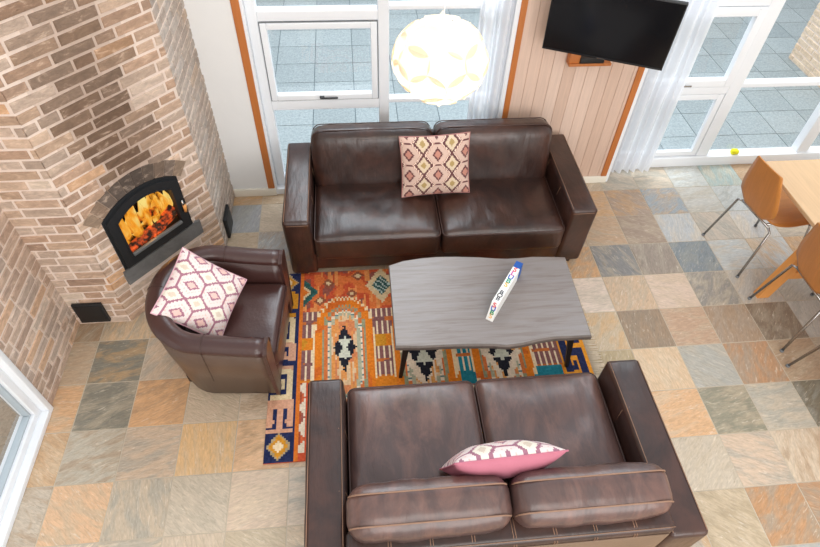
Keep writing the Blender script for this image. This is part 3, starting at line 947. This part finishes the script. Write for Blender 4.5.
# ------------------------------------------------------------------ sofas
def wrinkle(sc, amp, seed=0, sx=1, sy=1):
    def f(p):
        return amp * noise.noise(Vector((p.x * sc * sx + seed, p.y * sc * sy, p.z * sc + seed)))
    return f
def make_sofa(name, label, Wd, loc, rz, seatmat, seed, D=.925, cush=(.70, .585)):
    """local: x width centred, y=0 front, y=+depth back, z up"""
    aw = .192; ah = .572
    o = empty(name, label, 'sofa', loc, rz, 'brown leather sofas')
    inn = Wd - 2 * aw
    g = M(); g.box(-inn / 2 - .01, inn / 2 + .01, .02, D - .02, .07, .27, .02)
    g.build('base', MT['leather'], o)
    for s in (-1, 1):
        cx = s * (Wd / 2 - aw / 2)
        def fa(p):
            k = wrinkle(6, .004, seed + s)(p)
            return (p.x + k + s * .008 * (p.z / .25), p.y, p.z + k * .8)
        vs, fs = rbox(aw, D, ah - .05, .028, (3, 14, 6), 3, fn=fa)
        g = M(); g.mesh([(p[0] + cx, p[1] + D / 2, p[2] + (ah + .05) / 2) for p in vs], fs)
        a = g.build('arm', MT['leather'], o)
        g = M()
        zt = ah + .0015
        for e in (-1, 1):
            xx = cx + e * (aw / 2 - .014) + s * .008
            g.tube([(xx, .02, zt - .003), (xx, .3, zt), (xx, .6, zt), (xx, D - .02, zt - .003)], .0024, 5)
        for yy in (.30, .62):
            xi = cx - s * (aw / 2 + .001)
            g.tube([(cx - s * (aw / 2 - .03) + s * .008, yy, zt - .001), (xi + s * .007, yy, ah - .03), (xi, yy + .01, .46)], .0022, 5)
        g.tube([(cx - aw / 2 + .02, -.0005, ah - .028), (cx + aw / 2 - .02, -.0005, ah - .028)], .0022, 5)
        g.build('stitching', MT['stitch'], a)
    vs, fs = rbox(inn + .012, .125, .58, .03, (14, 2, 6), 3)
    g = M(); g.mesh([(p[0], p[1] + D - .07, p[2] + .375) for p in vs], fs)
    b = g.build('backrest', MT['leather'], o)
    g = M(); g.box(-inn / 2 + .02, inn / 2 - .02, D - .008, D - .002, .10, .615, .002)
    g.build('back_panel', MT['back_sheen'], b)  # outer back face, its paler tone is painted floor reflection
    g = M()
    for k in range(1, 8):
        xx = -inn / 2 + inn * k / 8
        for d in (-.006, .006):
            g.tube([(xx + d, D - .12, .666), (xx + d, D - .035, .666), (xx + d, D - .0055, .64), (xx + d, D - .0055, .6)], .0022, 5)
    g.tube([(-inn / 2, D - .02, .6605), (inn / 2, D - .02, .6605)], .0022, 5)
    g.build('stitching', MT['stitch'], b)
    for s in (-1, 1):
        cw = inn / 2 - .004; cx = s * inn / 4; sd = .67
        def fs_(p, s=s):
            ex = 1 - (2 * p.x / cw) ** 4; ey = 1 - (2 * (p.y) / sd) ** 4
            k = max(0, ex) * max(0, ey)
            cre = -.016 * max(0, .55 - abs(noise.noise(Vector((p.x * 9 + seed + s * 3 + .6 * p.y, p.y * 2.2, seed)))) * 3) * min(1, .4 + abs(p.y) * 2) + .008 * noise.noise(Vector((p.x * 4 + seed, p.y * 4, s)))
            top = 1 if p.z > 0 else .25
            dip = -.012 * math.exp(-((p.x / .2) ** 2 + ((p.y - .05) / .2) ** 2))
            return (p.x, p.y, p.z + top * k * (.030 + dip + cre) * (1 if p.z > 0 else -1))
        vs, fs = rbox(cw, sd, .222, .05, (24, 24, 3), 4, fn=fs_)
        g = M(); g.mesh([(p[0] + cx, p[1] + sd / 2 - .026, p[2] + .3125) for p in vs], fs)
        sc = g.build('seat_cushion', seatmat, o)
        def loop(z, inset, yo):
            hx, hy = cw / 2 - inset, sd / 2 - inset
            pts = []
            for (qx, qy, a0) in ((1, 1, 0), (-1, 1, 90), (-1, -1, 180), (1, -1, 270)):
                for q in range(5):
                    a = math.radians(a0 + q * 22.5)
                    pts.append((cx + qx * (hx - .04) + .04 * math.cos(a), sd / 2 - .026 + qy * (hy - .04) + .04 * math.sin(a), z))
            return pts
        g = M(); g.tube(loop(.402, .006, 0), .0045, 6, closed=True)
        g.build('piping', MT['pipe'], sc)
        # back cushion, leaning
        bh = .47; bt = .20
        def fb(p, s=s):
            ex = max(0, 1 - (2 * p.x / cw) ** 4); ez = max(0, 1 - (2 * p.z / bh) ** 4)
            cre = .007 * noise.noise(Vector((p.x * 9 + seed * 2, p.z * 5, s * 5 + seed))) - .006 * max(0, .5 - abs(noise.noise(Vector((p.x * 11 + seed, p.z * 3, s + seed)))) * 3) + .005 * noise.noise(Vector((p.x * 25, p.z * 6, seed)))
            sg = -1 if p.y < 0 else 1
            return (p.x * (1 + .01 * ez), p.y + sg * ex * ez * (.028 + cre), p.z + (.016 * ex if p.z > 0 else 0) + .004 * noise.noise(Vector((p.x * 12, p.y * 8, seed))))
        vs, fs = rbox(cw - .006, bt, bh, .07, (20, 5, 16), 4, fn=fb)
        tilt = math.radians(-13)
        mtx = Matrix.Translation((cx, cush[0], cush[1])) @ Matrix.Rotation(tilt, 4, 'X')
        g = M(); g.mesh(vs, fs, mtx=mtx)
        bc = g.build('back_cushion', seatmat, o)
        pm = MT['stitch'] if rz else MT['pipe']
        def loopb(yy):
            hx, hz = cw / 2 - .012, bh / 2 - .004
            pts = []
            for (qx, qz, a0) in ((1, 1, 0), (-1, 1, 90), (-1, -1, 180), (1, -1, 270)):
                for q in range(5):
                    a = math.radians(a0 + q * 22.5)
                    pts.append(mtx @ Vector((qx * (hx - .065) + .065 * math.cos(a), yy, qz * (hz - .065) + .065 * math.sin(a) + (.013 if qz > 0 else 0))))
            return pts
        g = M()
        g.tube(loopb(-bt / 2 + .035), .004, 6, closed=True); g.tube(loopb(bt / 2 - .035), .004, 6, closed=True)
        g.build('piping', pm, bc)
    for sx in (-1, 1):
        for yy in (.07, D - .07):
            on_rug = rz != 0 and yy < .3
            g = M(); g.box(sx * (Wd / 2 - .09) - .03, sx * (Wd / 2 - .09) + .03, yy - .03, yy + .03, .0108 if on_rug else 0.0, .06, .006)
            g.build('foot', MT['darkwood'], o)
    return o
sofa1 = make_sofa('leather_sofa', 'wide dark brown leather sofa facing the camera in front of the window', 2.205, (.575, 2.872, .0), 0, MT['leather'], 1.3, .925, (.69, .578))
sofa2 = make_sofa('leather_sofa', 'narrower brown leather sofa seen from behind nearest the camera', 1.845, (.602, 1.655, .0), math.pi, MT['worn'], 7.7, .955, (.748, .575))

# ------------------------------------------------------------------ cushions
def kilim(style):
    if style == 'dark':
        A = dict(bg=(208, 180, 166), line=(104, 62, 64), pink=(190, 134, 118), olive=(188, 164, 126), cream=(212, 194, 168), dot=(172, 146, 96))
    else:
        A = dict(bg=(232, 217, 214), line=(164, 112, 130), pink=(232, 192, 184), olive=(236, 228, 214), cream=(244, 234, 224), dot=(216, 200, 182))
    def f(u, v):
        px, py = .42, .345
        zz = .05 * (1 if int(v * 52) % 2 else -1)
        # small diamonds in the offset columns
        k = round((u - .31) / px); m = round((v - .21) / py)
        bx, by = abs(u - (.31 + k * px)), abs(v - (.21 + m * py))
        dB = bx / .125 + by / .172
        if dB < .36: return A['dot']
        if dB < .80 + zz * .5: return A['cream'] if style == 'dark' else A['olive']
        if dB < 1.12 + zz: return A['line']
        if style == 'dark' and dB < 1.24 + zz: return (236, 214, 196)
        if style == 'dark' and dB < 1.36 + zz: return (188, 150, 138)
        k = round((u - .10) / px); m = round((v - .037) / py)
        ax, ay = abs(u - (.10 + k * px)), abs(v - (.037 + m * py))
        dA = ax / .085 + ay / .125
        if dA < .58: return A['pink']
        if dA < .92: return A['line']
        if ay > py / 2 - .014: return A['line']
        if style != 'dark' and 1.35 < dA < 1.55 and int(v * 52) % 2: return A['pink']
        return A['bg']
    return f
def make_pillow(name, label, w, h, th, mtx, style, backmat=None, seed=0):
    o = empty(name, label, 'pillow', mtx.translation, 0, 'kilim patterned throw pillows')
    o.matrix_world = mtx
    n = 72
    pf = kilim(style)
    def pt(i, j, s):
        u, v = 2 * i / n - 1, 2 * j / n - 1
        prof = (max(0, 1 - abs(u) ** 2.6) * max(0, 1 - abs(v) ** 2.6)) ** .55
        x = w / 2 * u * (1 - .05 * (1 - v * v)); y = h / 2 * v * (1 - .05 * (1 - u * u))
        wr = .006 * noise.noise(Vector((x * 11 + seed, y * 11, s + seed))) * prof
        return (x, y, s * (th / 2 * prof + wr))
    for s in (1, -1):
        g = M()
        idx = [[(i, j) for j in range(n + 1)] for i in range(n + 1)]
        vs = [pt(i, j, s) for i in range(n + 1) for j in range(n + 1)]
        base = len(g.v); g.v += vs
        for i in range(n):
            for j in range(n):
                q = [i * (n + 1) + j, (i + 1) * (n + 1) + j, (i + 1) * (n + 1) + j + 1, i * (n + 1) + j + 1]
                g.f.append(tuple(q if s > 0 else q[::-1])); g.sm.append(True); g.u.append(None)
                g.c.append(pf((i + .5) / n, (j + .5) / n) if (s > 0 or not backmat) else None)
        g.build('front_cover' if s > 0 else 'back_cover', MT['fabric'] if (s > 0 or not backmat) else backmat, o)
    g = M()
    pts = [pt(i, 0, 1) for i in range(n)] + [pt(n, j, 1) for j in range(n)] + [pt(n - i, n, 1) for i in range(n)] + [pt(0, n - j, 1) for j in range(n)]
    g.tube(pts[::4], .0045, 6, closed=True)
    g.build('seam', backmat or mat('seam_' + style, (170, 120, 116) if style == 'dark' else (214, 170, 180), .9, vary=.05), o)
    return o
def frame_from(c, right, up):
    r = Vector(right).normalized(); u = Vector(up); u = (u - r * u.dot(r)).normalized(); n = r.cross(u)
    m = Matrix((r, u, n)).transposed().to_4x4(); m.translation = Vector(c)
    return m
make_pillow('throw_pillow', 'beige and maroon diamond patterned pillow standing on the wide sofa by the window', .51, .45, .15,
            frame_from((.563, 3.31, .675), (1, .03, .02), (.0, .40, 1)), 'dark', None, 1)
_r, _u = Vector((.72, .62, -.20)).normalized(), Vector((-.52, .50, .72)).normalized()
_ca, _sa = math.cos(math.radians(36)), math.sin(math.radians(36))
make_pillow('throw_pillow', 'white and pink patterned pillow resting cornerwise in the armchair', .425, .425, .16,
            frame_from((-.955, 2.232, .632), _r * _ca + _u * _sa, -_r * _sa + _u * _ca), 'light', None, 2)
make_pillow('throw_pillow', 'pillow with plain pink back seen edge on in the sofa nearest the camera', .52, .44, .17,
            frame_from((.605, 1.085, .66), (-1, -.05, .03), (0, -.33, .93)), 'light', MT['pink'], 3)

# ------------------------------------------------------------------ tub armchair
ac = empty('tub_armchair', 'dark brown leather tub armchair beside the fireplace', 'armchair', (-.908, 2.243, .0), math.radians(-4))
# plan path of the wall's centre line (local +x is the open front)
hw = .335; xf = .36; xb = -.02
path = []
for k in range(8):
    path.append((xf - (xf - xb) * k / 8, hw))
for k in range(25):
    a = math.pi / 2 + math.pi * k / 24
    path.append((xb + .262 * math.cos(a), hw * math.sin(a)))
for k in range(1, 9):
    path.append((xb + (xf - xb) * k / 8, -hw))
def ac_sec(i):
    p = Vector(path[i]); q0 = Vector(path[max(0, i - 1)]); q1 = Vector(path[min(len(path) - 1, i + 1)])
    d = (q1 - q0).normalized(); n = Vector((d.y, -d.x))
    if n.dot(p - Vector((.05, 0))) < 0: n = -n
    u = i / (len(path) - 1)
    bk = math.sin(math.pi * u) ** 1.5
    return p, n, .60 + .085 * bk
def sweep(prof, g, caps=True):
    L = []
    for i in range(len(path)):
        p, n, top = ac_sec(i)
        L.append([(p.x + n.x * o, p.y + n.y * o, z if z < .3 else z + (top - .60)) for o, z in prof])
    m = len(prof)
    vs = [v for r in L for v in r]; fs = []
    for i in range(len(L) - 1):
        for k in range(m):
            fs.append((i * m + k, i * m + (k + 1) % m, (i + 1) * m + (k + 1) % m, (i + 1) * m + k))
    if caps:
        fs.append(tuple(range(m))); fs.append(tuple((len(L) - 1) * m + k for k in range(m))[::-1])
    g.mesh(vs, fs)
g = M(); sweep([(.0, .05), (.048, .36), (.060, .555), (.02, .57), (-.01, .05)], g)
sh = g.build('outer_shell', MT['tubside'], ac)
g = M(); sweep([(-.004, .06), (.012, .57), (-.05, .575), (-.058, .40), (-.05, .06)], g)
g.build('inner_lining', MT['tub'], ac)
rollp = [(.008 + .062 * math.cos(2 * math.pi * k / 14), .572 + .044 * math.sin(2 * math.pi * k / 14)) for k in range(14)]
g = M(); sweep(rollp, g)
rl = g.build('top_roll', MT['tub'], ac)
for i in (7, 20, 33):
    g = M()
    p, n, top = ac_sec(i)
    pts = []
    for k in range(9):
        a = math.pi * (k / 8)
        pts.append((p.x + n.x * (.008 + .0635 * math.cos(a)), p.y + n.y * (.008 + .0635 * math.cos(a)), .572 + top - .60 + .0455 * math.sin(a)))
    pts.insert(0, (p.x + n.x * .06, p.y + n.y * .06, .30))
    g.tube(pts, .0022, 5)
    g.build('seam', MT['pipe'], rl)
for s in (-1, 1):
    g = M()
    pl = [(-.05, .06), (.02, .06), (.060, .36), (.070, .56), (.068, .585), (.045, .608), (.005, .615), (-.04, .606), (-.056, .58), (-.052, .55)]
    g.prism([(s * hw + s * a, z) for a, z in pl], xf - .004, xf + .018, axis='x')
    fp = g.build('front_panel', MT['tub'], ac)
    g = M(); g.tube([(xf + .019, s * hw + s * a, z) for a, z in pl[1:]], .004, 6); g.build('piping', MT['pipe'], fp)
def fsc(p):
    k = max(0, 1 - (2 * p.x / .62) ** 4) * max(0, 1 - (2 * p.y / .54) ** 4)
    cr = .006 * noise.noise(Vector((p.x * 9, p.y * 9, 3)))
    sc = 1.0
    if p.x < 0:
        sc = math.sqrt(max(.05, 1 - (p.x / .33) ** 2 * .8))
    return (p.x, p.y * sc, p.z + (k * (.022 + cr) if p.z > 0 else 0))
vs, fs = rbox(.60, .56, .17, .045, (16, 16, 3), 4, fn=fsc)
g = M(); g.mesh([(p[0] + .095, p[1], p[2] + .335) for p in vs], fs)
stc = g.build('seat_cushion', MT['tub'], ac)
g = M(); g.tube([(.392, -.245, .404), (.392, .245, .404)], .004, 6); g.build('piping', MT['pipe'], stc)
g = M(); g.box(.05, .37, -.27, .27, .06, .26, .02); g.build('front_rail', MT['tub'], ac)
for (x, y) in ((.32, .29), (.32, -.29), (-.22, .2), (-.22, -.2)):
    g = M(); g.tube([(x, y, .0108 if x > 0 else 0), (x, y, .065)], .022, 10); g.build('foot', MT['darkwood'], ac)

# ------------------------------------------------------------------ coffee table
ct = empty('coffee_table', 'grey washed live edge wooden coffee table on black legs between the sofas', 'table', (.77, 2.23, 0))
back = [(.172, 2.552), (.27, 2.588), (.398, 2.606), (.50, 2.610), (.62, 2.605), (.79, 2.588), (.90, 2.570), (.97, 2.562), (1.06, 2.562), (1.15, 2.568), (1.26, 2.560), (1.375, 2.548)]
front = [(1.362, 1.893), (1.24, 1.895), (1.13, 1.897), (1.03, 1.886), (.93, 1.866), (.83, 1.858), (.75, 1.872), (.66, 1.878), (.56, 1.884), (.45, 1.888), (.32, 1.890), (.168, 1.902)]
outl = [(a - .77, b - 2.23) for a, b in back + front]
g = M(); n = len(outl)
cen = (0, 0)
ins = [(x * .992, y * .975) for x, y in outl]
lev = [(.418, ins), (.424, outl), (.452, [(x * 1.002, y * 1.006) for x, y in outl]), (.46, ins)]
vs = [(x, y, z) for z, L in lev for x, y in L]; fs = []
for k in range(3):
    for i in range(n):
        fs.append((k * n + i, k * n + (i + 1) % n, (k + 1) * n + (i + 1) % n, (k + 1) * n + i))
fs.append(tuple(range(n))[::-1])
g.mesh(vs, fs, smooth=False)
g.build('table_edge', MT['edgewood'], ct)
g = M(); g.mesh([(x, y, .4605) for x, y in ins] , [tuple(range(n))], smooth=False)
g.build('tabletop', MT['greywood'], ct)
for sx in (-1, 1):
    for sy in (-1, 1):
        g = M()
        xt, yt, xb_, yb_ = sx * .515, sy * .225, sx * .560, sy * .262
        w = .012
        vs = []
        for (x, y, z, a) in ((xt, yt, .418, .022), (xb_, yb_, 0.0105, .011)):
            vs += [(x - a, y - w, z), (x + a, y - w, z), (x + a, y + w, z), (x - a, y + w, z)]
        g.mesh(vs, [(0, 1, 2, 3), (4, 5, 6, 7), (0, 1, 5, 4), (1, 2, 6, 5), (2, 3, 7, 6), (3, 0, 4, 7)], smooth=False)
        g.build('leg', MT['black'], ct)

# ------------------------------------------------------------------ game box standing on edge
bx_base = Vector((.757, 2.052, .4612))
bd = Vector((.238, .342, 0)).normalized(); bL = .445; bw = .046; bh = .115; bs = .055
gb = empty('game_box', 'narrow white box with coloured letters and blue end on the coffee table', 'box', bx_base, math.atan2(bd.y, bd.x))
w_ = (244, 244, 242); bl = (20, 84, 170); tl = (30, 140, 150)
g = M()
g.prism([(0, 0), (bL * .87, 0), (bL * .87, bh), (bs, bh), (0, .004)], -bw / 2, bw / 2, w_, axis='y')
g.box(bL * .87, bL, -bw / 2, bw / 2, 0, bh, 0, bl)
g.prism([(.02, .002), (bL * .87, .002), (bL * .87, bh - .003), (bs, bh - .003)], bw / 2, bw / 2 + .001, tl, axis='y')
g.build('carton', MT['paint'], gb)
def text(s, loc, rot, size, col, parent):
    cu = bpy.data.curves.new('print', 'FONT'); cu.body = s; cu.size = size; cu.align_x = 'CENTER'; cu.align_y = 'CENTER'; cu.extrude = .0002; cu.offset = .0012
    o = bpy.data.objects.new('tmp', cu); C.objects.link(o)
    dg = bpy.context.evaluated_depsgraph_get(); me = bpy.data.meshes.new_from_object(o.evaluated_get(dg))
    bpy.data.objects.remove(o)
    me.materials.clear(); me.materials.append(mat('print_ink', col, .6, vary=.02))
    q = bpy.data.objects.new('printed_letter', me); C.objects.link(q); q.parent = parent; q.location = loc; q.rotation_euler = rot
    return q
cols = [(222, 48, 70), (196, 70, 170), (40, 90, 190), (30, 160, 130), (240, 180, 60)]
word = 'SLUBS'
for k, ch in enumerate(word):
    text(ch, (bL * .82 - k * .036, 0, bh + .0004), (0, 0, -math.pi / 2), .052, cols[k], gb)
for k, ch in enumerate('BOB'):
    text(ch, (.150 - k * .028, 0, bh + .0004), (0, 0, -math.pi / 2), .044, (70, 74, 86), gb)
cols2 = [(222, 48, 70), (60, 100, 190), (30, 150, 90), (240, 190, 120)]
th_ = math.atan2(bh - .004, bs)
er = (Matrix.Rotation(-th_, 3, 'Y') @ Matrix.Rotation(-math.pi / 2, 3, 'Z')).to_euler()
for k, ch in enumerate('SUBS'):
    u_ = .107 - k * .026
    text(ch, (u_ * math.cos(th_) - .0006, 0, .004 + u_ * math.sin(th_) + .0008), er, .046, cols2[k], gb)

# ------------------------------------------------------------------ pendant lamp
pc = Vector((.424, 2.565, 1.900))
pl = empty('pendant_lamp', 'round white petal pendant lamp hanging in front of the window', 'lamp', pc)
shade = bpy.data.materials.new('lamp_shade'); shade.use_nodes = True
t = shade.node_tree
for n in list(t.nodes): t.nodes.remove(n)
o_ = t.nodes.new('ShaderNodeOutputMaterial'); df = t.nodes.new('ShaderNodeBsdfDiffuse'); tl_ = t.nodes.new('ShaderNodeBsdfTranslucent'); mx = t.nodes.new('ShaderNodeMixShader')
df.inputs[0].default_value = lin((222, 214, 200)); tl_.inputs[0].default_value = lin((240, 226, 204)); mx.inputs[0].default_value = .42
t.links.new(df.outputs[0], mx.inputs[1]); t.links.new(tl_.outputs[0], mx.inputs[2]); t.links.new(mx.outputs[0], o_.inputs[0])
R = .221
def petal(lat, lon, pr, rad):
    """a shallow dish whose rim lies near the sphere"""
    g = M()
    nrm = Vector((math.cos(lat) * math.cos(lon), math.cos(lat) * math.sin(lon), math.sin(lat)))
    e1 = Vector((-math.sin(lon), math.cos(lon), 0)); e2 = nrm.cross(e1)
    vs = [nrm * rad]; fs = []
    NR, NS = 4, 18
    for r in range(1, NR + 1):
        for s in range(NS):
            a = 2 * math.pi * s / NS; q = pr * r / NR
            h = rad * (1 - .16 * (q / rad) ** 2)
            v = nrm * h + (e1 * math.cos(a) + e2 * math.sin(a)) * q
            v.z *= .84
            vs.append(v)
    for s in range(NS):
        fs.append((0, 1 + s, 1 + (s + 1) % NS))
        for r in range(NR - 1):
            fs.append((1 + r * NS + s, 1 + (r + 1) * NS + s, 1 + (r + 1) * NS + (s + 1) % NS, 1 + r * NS + (s + 1) % NS))
    g.mesh(vs, fs)
    return g
for (lat, cnt, pr, ph) in ((52, 5, .088, .2), (20, 8, .092, 0), (-10, 8, .092, .39), (-42, 7, .086, .1), (-74, 3, .080, .5)):
    for k in range(cnt):
        petal(math.radians(lat), ph + 2 * math.pi * k / cnt, pr, R * (1 + (.018 if k % 2 else -.014))).build('petal', shade, pl)
g = M(); g.tube([(0, 0, .05), (0, 0, 1.33)], .0035, 6); g.build('cord', MT['white'], pl)
g = M(); g.tube([(0, 0, .04), (0, 0, .11)], .022, 10); g.build('lamp_holder', MT['white'], pl)
g = M()
vs, fs = rbox(.07, .07, .09, .034, 2, 4); g.mesh(vs, fs); g.build('bulb', emit('bulb_glow', (255, 236, 210), 12), pl)
bl_ = bpy.data.lights.new('bulb_light', 'POINT'); bl_.energy = 7; bl_.color = (1, .93, .84); bl_.shadow_soft_size = .04
bo = bpy.data.objects.new('bulb_light', bl_); C.objects.link(bo); bo.location = pc + Vector((0, 0, -.055))

# ------------------------------------------------------------------ television
tv = empty('television', 'black flat screen television angled out from the pine wall', 'television', (1.647, 3.459, 1.605))
ya, ti = -.427, .147
Rv = Vector((math.cos(ya), math.sin(ya), 0)); Nv = Vector((math.sin(ya) * math.cos(ti), -math.cos(ya) * math.cos(ti), -math.sin(ti))); Uv = Nv.cross(Rv)
if Uv.z < 0: Uv = -Uv
tm = Matrix((Rv, -Nv, Uv)).transposed().to_4x4(); tm.translation = Vector((1.647, 3.459, 1.605))
tv.matrix_world = tm
w, h = .398, .2325
g = M(); g.box(-w, w, .002, .03, -h, h, .004); g.box(-w * .7, w * .7, .03, .065, -h * .75, h * .6, .012)
g.build('housing', MT['tvblack'], tv)
g = M(); g.box(-w + .008, w - .008, .0, .003, -h + .016, h - .008); g.build('screen', MT['screen'], tv)
g = M(); g.box(-w, w, -.001, .004, -h, -h + .012, .001); bz = g.build('bezel', MT['tvblack'], tv)
g = M(); g.box(-.028, .028, -.0016, -.0008, -h + .0035, -h + .0085); g.build('badge', MT['chrome'], bz)
g = M(); g.box(-.11, .11, .065, .08, -.11, .11, .003); g.tube([(0, .08, 0), (-.12, .16, 0), (-.06, .30, .02)], .018, 8)
g.build('wall_bracket', MT['black'], tv)
# wooden mounting board on the wall behind
sb = empty('mounting_board', 'small orange wooden board on the pine wall under the television', 'board', (1.70, YB, 1.165))
g = M(); g.box(-.13, .19, -.075, -.0, .0, .02, .003); g.build('board', MT['trim'], sb)
g = M(); g.box(-.13, -.05, -.06, .0, .02, .09, .003); g.build('side_block', MT['trim'], sb)
g = M(); g.box(-.05, .13, -.07, -.0, .02, .06, .003); g.build('cable_tray', MT['black'], sb)

# ------------------------------------------------------------------ curtains
cm = bpy.data.materials.new('sheer_white_curtain'); cm.use_nodes = True
t = cm.node_tree
for n in list(t.nodes): t.nodes.remove(n)
o_ = t.nodes.new('ShaderNodeOutputMaterial'); df = t.nodes.new('ShaderNodeBsdfDiffuse'); tl_ = t.nodes.new('ShaderNodeBsdfTranslucent'); tp = t.nodes.new('ShaderNodeBsdfTransparent')
mx = t.nodes.new('ShaderNodeMixShader'); m2 = t.nodes.new('ShaderNodeMixShader')
df.inputs[0].default_value = lin((238, 240, 243)); tl_.inputs[0].default_value = lin((234, 237, 243)); mx.inputs[0].default_value = .35; m2.inputs[0].default_value = .14
t.links.new(df.outputs[0], mx.inputs[1]); t.links.new(tl_.outputs[0], mx.inputs[2]); t.links.new(mx.outputs[0], m2.inputs[1]); t.links.new(tp.outputs[0], m2.inputs[2]); t.links.new(m2.outputs[0], o_.inputs[0])
def curtain(label, xa, xb, y, z0, folds, amp, flare):
    g = M(); nx, nz_ = folds * 10, 24; vs = []; fs = []
    for j in range(nz_ + 1):
        u = j / nz_; z = z0 + (ZT - .05 - z0) * u
        for i in range(nx + 1):
            s = i / nx
            x = xa + (xb - xa) * s + flare * (1 - u) * (s - .0)
            ph = s * folds * 2 * math.pi
            vs.append((x + .01 * math.sin(ph * .5 + 3 * u), y + amp * math.sin(ph + .5 * math.sin(3 * u)) + .008 * math.sin(ph * .37 + 4 * u), z))
    for j in range(nz_):
        for i in range(nx):
            k = j * (nx + 1) + i
            fs.append((k, k + 1, k + nx + 2, k + nx + 1))
    g.mesh(vs, fs)
    return tag(g.build('curtain', cm), label, 'curtain', 'sheer white curtains')
curtain('sheer white curtain hanging left of the pine wall behind the sofa', .88, 1.15, 3.865, .07, 5, .020, 0)
curtain('sheer white curtain hanging right of the pine wall beside the television', 2.235, 2.62, 3.93, .04, 6, .028, .02)

# ------------------------------------------------------------------ sponge on the sill
vs, fs = rbox(.07, .05, .045, .015, (4, 4, 3), 2, fn=lambda p: (p.x, p.y, p.z + .006 * noise.noise(p * 40)))
sx = Vector((3.475, 4.045, .1245))
g = M(); g.mesh([(p[0] + sx.x, p[1] + sx.y, p[2] + sx.z) for p in vs], fs)
tag(g.build('sponge', MT['yellow']), 'small yellow sponge on the white window sill', 'sponge')

# ------------------------------------------------------------------ dining table and chairs
dt = empty('dining_table', 'light oak dining table with slanted legs at the right edge', 'table', (3.45, 2.2, 0))
g = M(); g.box(-.475, .5, -1.25, .94, .708, .74, .006); g.build('tabletop', MT['oak'], dt)
for (yy) in (.275, -.85):
    for s in (-1, 1):
        g = M()
        xb_, xt = s * .47, s * .33
        vs = [(xb_ - .045, yy - .03, 0), (xb_ + .045, yy - .03, 0), (xb_ + .045, yy + .03, 0), (xb_ - .045, yy + .03, 0),
              (xt - .05, yy - .03, .708), (xt + .05, yy - .03, .708), (xt + .05, yy + .03, .708), (xt - .05, yy + .03, .708)]
        g.mesh(vs, [(0, 1, 2, 3), (4, 5, 6, 7), (0, 1, 5, 4), (1, 2, 6, 5), (2, 3, 7, 6), (3, 0, 4, 7)], smooth=False)
        g.build('leg', MT['oakleg'], dt)
    g = M(); g.box(-.40, .40, yy - .025, yy + .025, .20, .27, .004); g.build('crossbar', MT['oakleg'], dt)
def make_chair(label, loc, rz):
    """local: +x is the way the sitter faces, origin between the rear feet"""
    o = empty('dining_chair', label, 'chair', loc, rz, 'plywood dining chairs at the oak table')
    # backrest shell: hexagonal outline, curved in plan
    prof = [(.48, .10), (.50, .125), (.555, .185), (.60, .192), (.66, .188), (.74, .168), (.82, .148), (.89, .130), (.90, .124)]
    g = M(); ny = 10; vs = []; fs = []
    for side in (0, 1):
        for (z, hw_) in prof:
            xo = .045 - .23 * (z - .50)
            for k in range(ny + 1):
                y = hw_ * (2 * k / ny - 1)
                x = xo + .35 * y * y - (.011 if side else 0)
                vs.append((x, y, z))
    m = ny + 1; NP = len(prof)
    for side in (0, 1):
        b = side * NP * m
        for r in range(NP - 1):
            for k in range(ny):
                fs.append((b + r * m + k, b + r * m + k + 1, b + (r + 1) * m + k + 1, b + (r + 1) * m + k))
    b = NP * m
    for r in range(NP - 1):
        for k in (0, ny):
            fs.append((r * m + k, (r + 1) * m + k, b + (r + 1) * m + k, b + r * m + k))
    for k in range(ny):
        for r in (0, NP - 1):
            fs.append((r * m + k, r * m + k + 1, b + r * m + k + 1, b + r * m + k))
    g.mesh(vs, fs); g.build('backrest', MT['ply'], o)
    def fseat(p):
        return (p.x, p.y * (1 - .35 * max(0, -p.x / .21) ** 2), p.z + .06 * p.y * p.y + (.045 * max(0, (-p.x - .12) / .1) ** 2) - (.03 * max(0, (p.x - .14) / .08) ** 2))
    vs, fs = rbox(.42, .40, .014, .006, (14, 10, 1), 1, fn=fseat)
    g = M(); g.mesh([(p[0] + .285, p[1], p[2] + .452) for p in vs], fs); g.build('seat', MT['ply'], o)
    g = M()
    g.tube([(.10, -.0, .443), (.07, 0, .46), (.05, 0, .52)], .012, 8)
    g.tube([(.09, -.16, .435), (.09, .16, .435)], .009, 8); g.tube([(.42, -.17, .435), (.42, .17, .435)], .009, 8)
    g.tube([(.09, -.12, .435), (.42, -.12, .435)], .009, 8); g.tube([(.09, .12, .435), (.42, .12, .435)], .009, 8)
    g.build('seat_frame', MT['chrome'], o)
    for s in (-1, 1):
        g = M(); g.tube([(.09, s * .15, .435), (.085, s * .19, .42), (.0, s * .235, .0)], .0095, 8); lg = g.build('leg', MT['chrome'], o)
        g = M(); g.tube([(.0, s * .235, 0), (.002, s * .234, .015)], .013, 8); g.build('foot_cap', MT['seal'], lg)
        g = M(); g.tube([(.42, s * .15, .435), (.43, s * .19, .42), (.50, s * .235, .0)], .0095, 8); lg = g.build('leg', MT['chrome'], o)
        g = M(); g.tube([(.50, s * .235, 0), (.499, s * .234, .015)], .013, 8); g.build('foot_cap', MT['seal'], lg)
    return o
chA = make_chair('plywood dining chair with steel legs nearest the glazed door', (2.845, 2.89, 0), math.radians(8.6))
def chair_copy(label, loc, rz):
    c = copy_tree(chA); c.location = loc; c.rotation_euler = (0, 0, rz); c['label'] = label
    return c
chair_copy('plywood dining chair cut by the right photo edge beside the slanted table leg', (2.872, 2.21, 0), math.radians(0))
chair_copy('dining chair showing only a steel leg at the right photo edge below the others', (2.85, 1.62, 0), math.radians(0))
